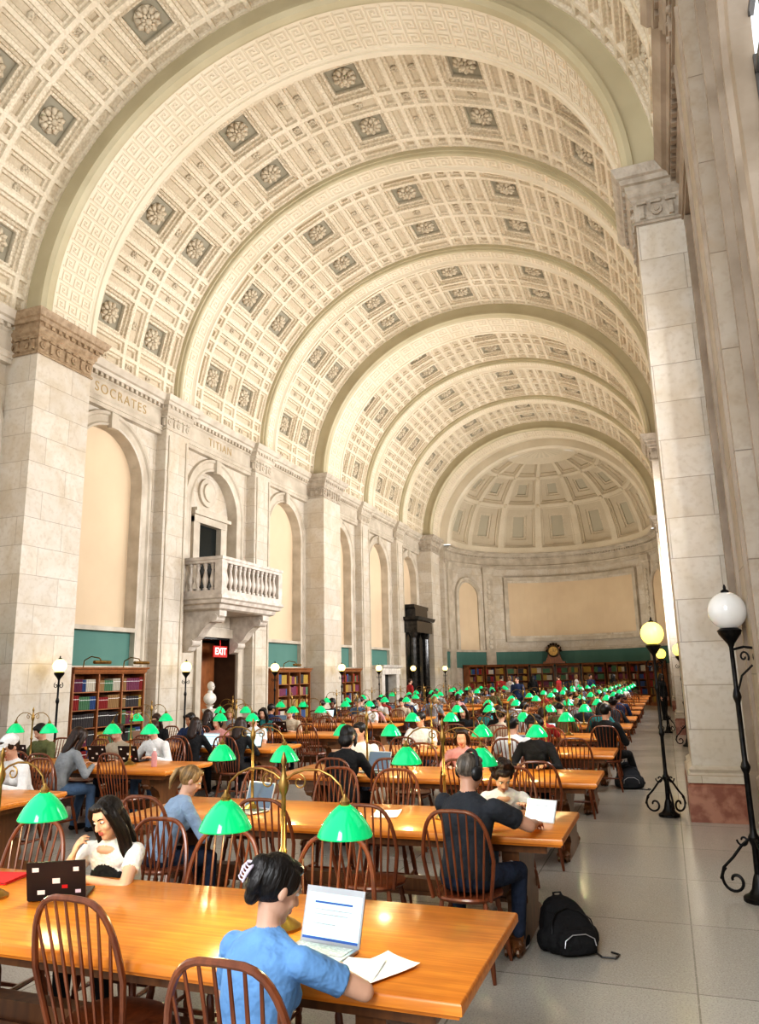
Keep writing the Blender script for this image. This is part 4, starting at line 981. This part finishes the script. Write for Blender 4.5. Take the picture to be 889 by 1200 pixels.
# ---------------------------------------------------------------- layout
Y0=2.74; STP=2.69; ROWS=13
near=[-.52,-1.30,-2.05,-2.81]; farr=[-1.0,-1.68,-2.28,-3.03]
def chair(k,x,y,rz,lab=None): inst(CH1 if k<5 else CH0,(x,y,0),rz,lab,'chairs at the reading tables')
hero=[(-1.47,2.5),(-3.14,3.98),(-1.35,5.2),(-3.78,5.25),(-1.42,6.95),(-1.55,9.55),(-3.42,7.95),(-6.8,6.8),(-7.3,7.85),(-6.95,9.55),(-1.0,13.1)]
def ishero(x,y,t=.40): return any(abs(x-a)<t and abs(y-b)<.4 for a,b in hero)
lapt=[LPb,LPs,LPk,LPd]
for k in range(ROWS):
    for col,xr in ((0,-.75),(1,-5.85)):
        if col==1 and k==0: continue
        y0=Y0+k*STP; yc=y0+.525; xc=xr-1.8
        inst(TB,(xc,yc,0),0,group='reading tables')
        for dx in (-.95,-2.65): inst(DL1 if k<5 else DL0,(xr+dx,yc,.762),0,group='green-shaded desk lamps')
        for side,lst in (('n',near),('f',farr)):
            for j,dx in enumerate(lst):
                x=xr+dx+random.uniform(-.04,.04); yy=(y0-.10) if side=='n' else (y0+1.05+.10); rz=0 if side=='n' else pi
                if col==0 and k==0:
                    if side=='n': x,yy=((-1.36,2.50),(-2.32,2.93),(-3.12,2.7),(-9,0))[j]
                    else: x,yy=((-1.75,3.73),(-2.43,3.72),(-3.05,3.93),(-3.78,3.7))[j]
                    if x<-8: continue
                    chair(k,x,yy,rz+random.uniform(-.06,.06)); continue
                h=ishero(x,yy)
                occ=False
                if not h and k>=1:
                    pr=.34 if k<4 else .5
                    if k==1 and col==0: pr=0
                    occ=random.random()<pr
                if h:
                    q=min(hero,key=lambda a:abs(a[0]-x)+abs(a[1]-yy)); chair(k,q[0],q[1],rz); continue
                pull=.16 if occ else random.uniform(-.05,.08); yy2=yy-(pull if side=='n' else -pull)
                chair(k,x,yy2,rz+random.uniform(-.12,.12))
                if occ:
                    crowd(random.randrange(12),(x,yy2,0),rz+random.uniform(-.1,.1))
                    if random.random()<.5:
                        ly=y0+.30 if side=='n' else y0+.75; inst(random.choice(lapt),(x,ly,.763),rz,'open laptop on reading table',group='laptops on tables')
                    elif random.random()<.5:
                        b=ob('book',BK[random.randrange(8)],None,(x+.1,y0+(.2 if side=='n' else .85),.764),0,'bound book lying flat on table','book',rot=(0,-pi/2,random.uniform(-.3,.3)),scale=(.03,.2,.27))
def paper(loc,rz,label='loose sheet of white paper on table',s=1):
    m_=MB(); us=[-.105+.21*i/6 for i in range(7)]; vs=[-.148+.296*i/8 for i in range(9)]
    m_.grid(us,vs,lambda u,v:(u,v,.002+.006*abs(u/.105)**3+.008*max(0,v/.148)**3)); ob('paper_sheet',m_.mesh('paper_sheet',WHITE),None,loc,rz,label,'paper',scale=(s,s,1))
paper((-1.20,2.87,.764),.1,'curling white sheets of paper at table corner',.9); paper((-1.12,2.93,.766),-.5,'white sheet lying askew on table',.88)
paper((-1.3,6.1,.764),.3); paper((-1.55,6.25,.764),-.3); paper((-2.2,6.0,.764),.2)
r=ob('folder',None,None,(-3.7,3.55,.764),.2,'red folder lying on table','folder')
m_=MB(); m_.box(-.16,.16,-.11,.11,0,.006,0); m_.box(-.16,.16,-.11,.11,.010,.014,0); m_.box(-.16,-.155,-.11,.11,.0,.014,0); ob('cover',m_.mesh('folder',REDF,False),r)
m_=MB(); m_.box(-.15,.15,-.1,.1,.006,.010); ob('paper_stack',m_.mesh('stack',WHITE,False),r)
m_=MB(); m_.lathe([(.034,0),(.036,.01),(.036,.15),(.03,.17),(.018,.185),(.018,.2)],14); b=ob('water_bottle',m_.mesh('bottle',CL['pink']),None,(-6.3,8.5,.763),0,'pink water bottle standing on table','bottle'); m_=MB(); m_.lathe([(.02,.195),(.02,.225),(.015,.23)],12); ob('bottle_cap',m_.mesh('cap',WHITE),b)
# ---------------------------------------------------------------- lights
w=bpy.data.worlds.new('World'); sc.world=w; w.use_nodes=True; bg=w.node_tree.nodes['Background']; bg.inputs[0].default_value=(.94,.97,1,1); bg.inputs[1].default_value=1.1
def area(loc,rot,sx,sy,P,col):
    l=bpy.data.lights.new('light','AREA'); l.shape='RECTANGLE'; l.size=sx; l.size_y=sy; l.energy=P; l.color=col
    o=bpy.data.objects.new('light',l); COL.objects.link(o); o.location=loc; o.rotation_euler=rot; return o
for s0,s1 in [(7.7,10.7)]+thirds(10.7)+thirds(24.3):
    c=(s0+s1)/2; area((XR+.75,c,5.2),(0,pi/2,0),4.2,2.2 if s0>8 else 1.25,600 if s0>8 else 420,(.99,.99,1))
for y,P in ((7,100),(16,120),(25,150),(34,175)): area((CX,y,4.6),(pi,0,0),5,6,P,(1,.96,.89))  # added upward fill lights in mid-air to brighten the vault, not fixtures
area((CX,42.5,2.7),(pi,0,0),7,3,170,(1,.96,.89))  # added upward fill for the apse wall and half dome, no real lamp
d=(V((.7,10.7,4.6))-V((-1.6,-3.5,5.5))).normalized()
o=area((-1.6,-3.5,5.5),(0,0,0),2.2,4.5,400,(.96,.98,1)); o.rotation_euler=d.to_track_quat('-Z','Y').to_euler()  # added fill behind the camera, aimed to lighten the near right pier
for k in range(4):
    for x in (-2.0,-1.4,-3.7,-3.1):
        l=bpy.data.lights.new('bulb','POINT'); l.energy=5; l.color=(1,.78,.45); l.shadow_soft_size=.03
        o=bpy.data.objects.new('bulb_light',l); COL.objects.link(o); o.location=(x,Y0+k*STP+.525,1.13)
# ---------------------------------------------------------------- camera
cam=bpy.data.cameras.new('cam'); co=bpy.data.objects.new('camera',cam); COL.objects.link(co); sc.camera=co
cam.sensor_fit='HORIZONTAL'; cam.sensor_width=36; cam.lens=36*880/889; cam.clip_end=200
psi,th,ro=rad(20.2),rad(12.3),rad(1.2)
Fh=V((-sin(psi),cos(psi),0)); R=V((cos(psi),sin(psi),0)); F=Fh*cos(th)+V((0,0,sin(th))); U=-Fh*sin(th)+V((0,0,cos(th)))
R2=R*cos(ro)-U*sin(ro); U2=U*cos(ro)+R*sin(ro)
co.matrix_world=M.Translation((0,0,1.85))@M((R2,U2,-F)).transposed().to_4x4()
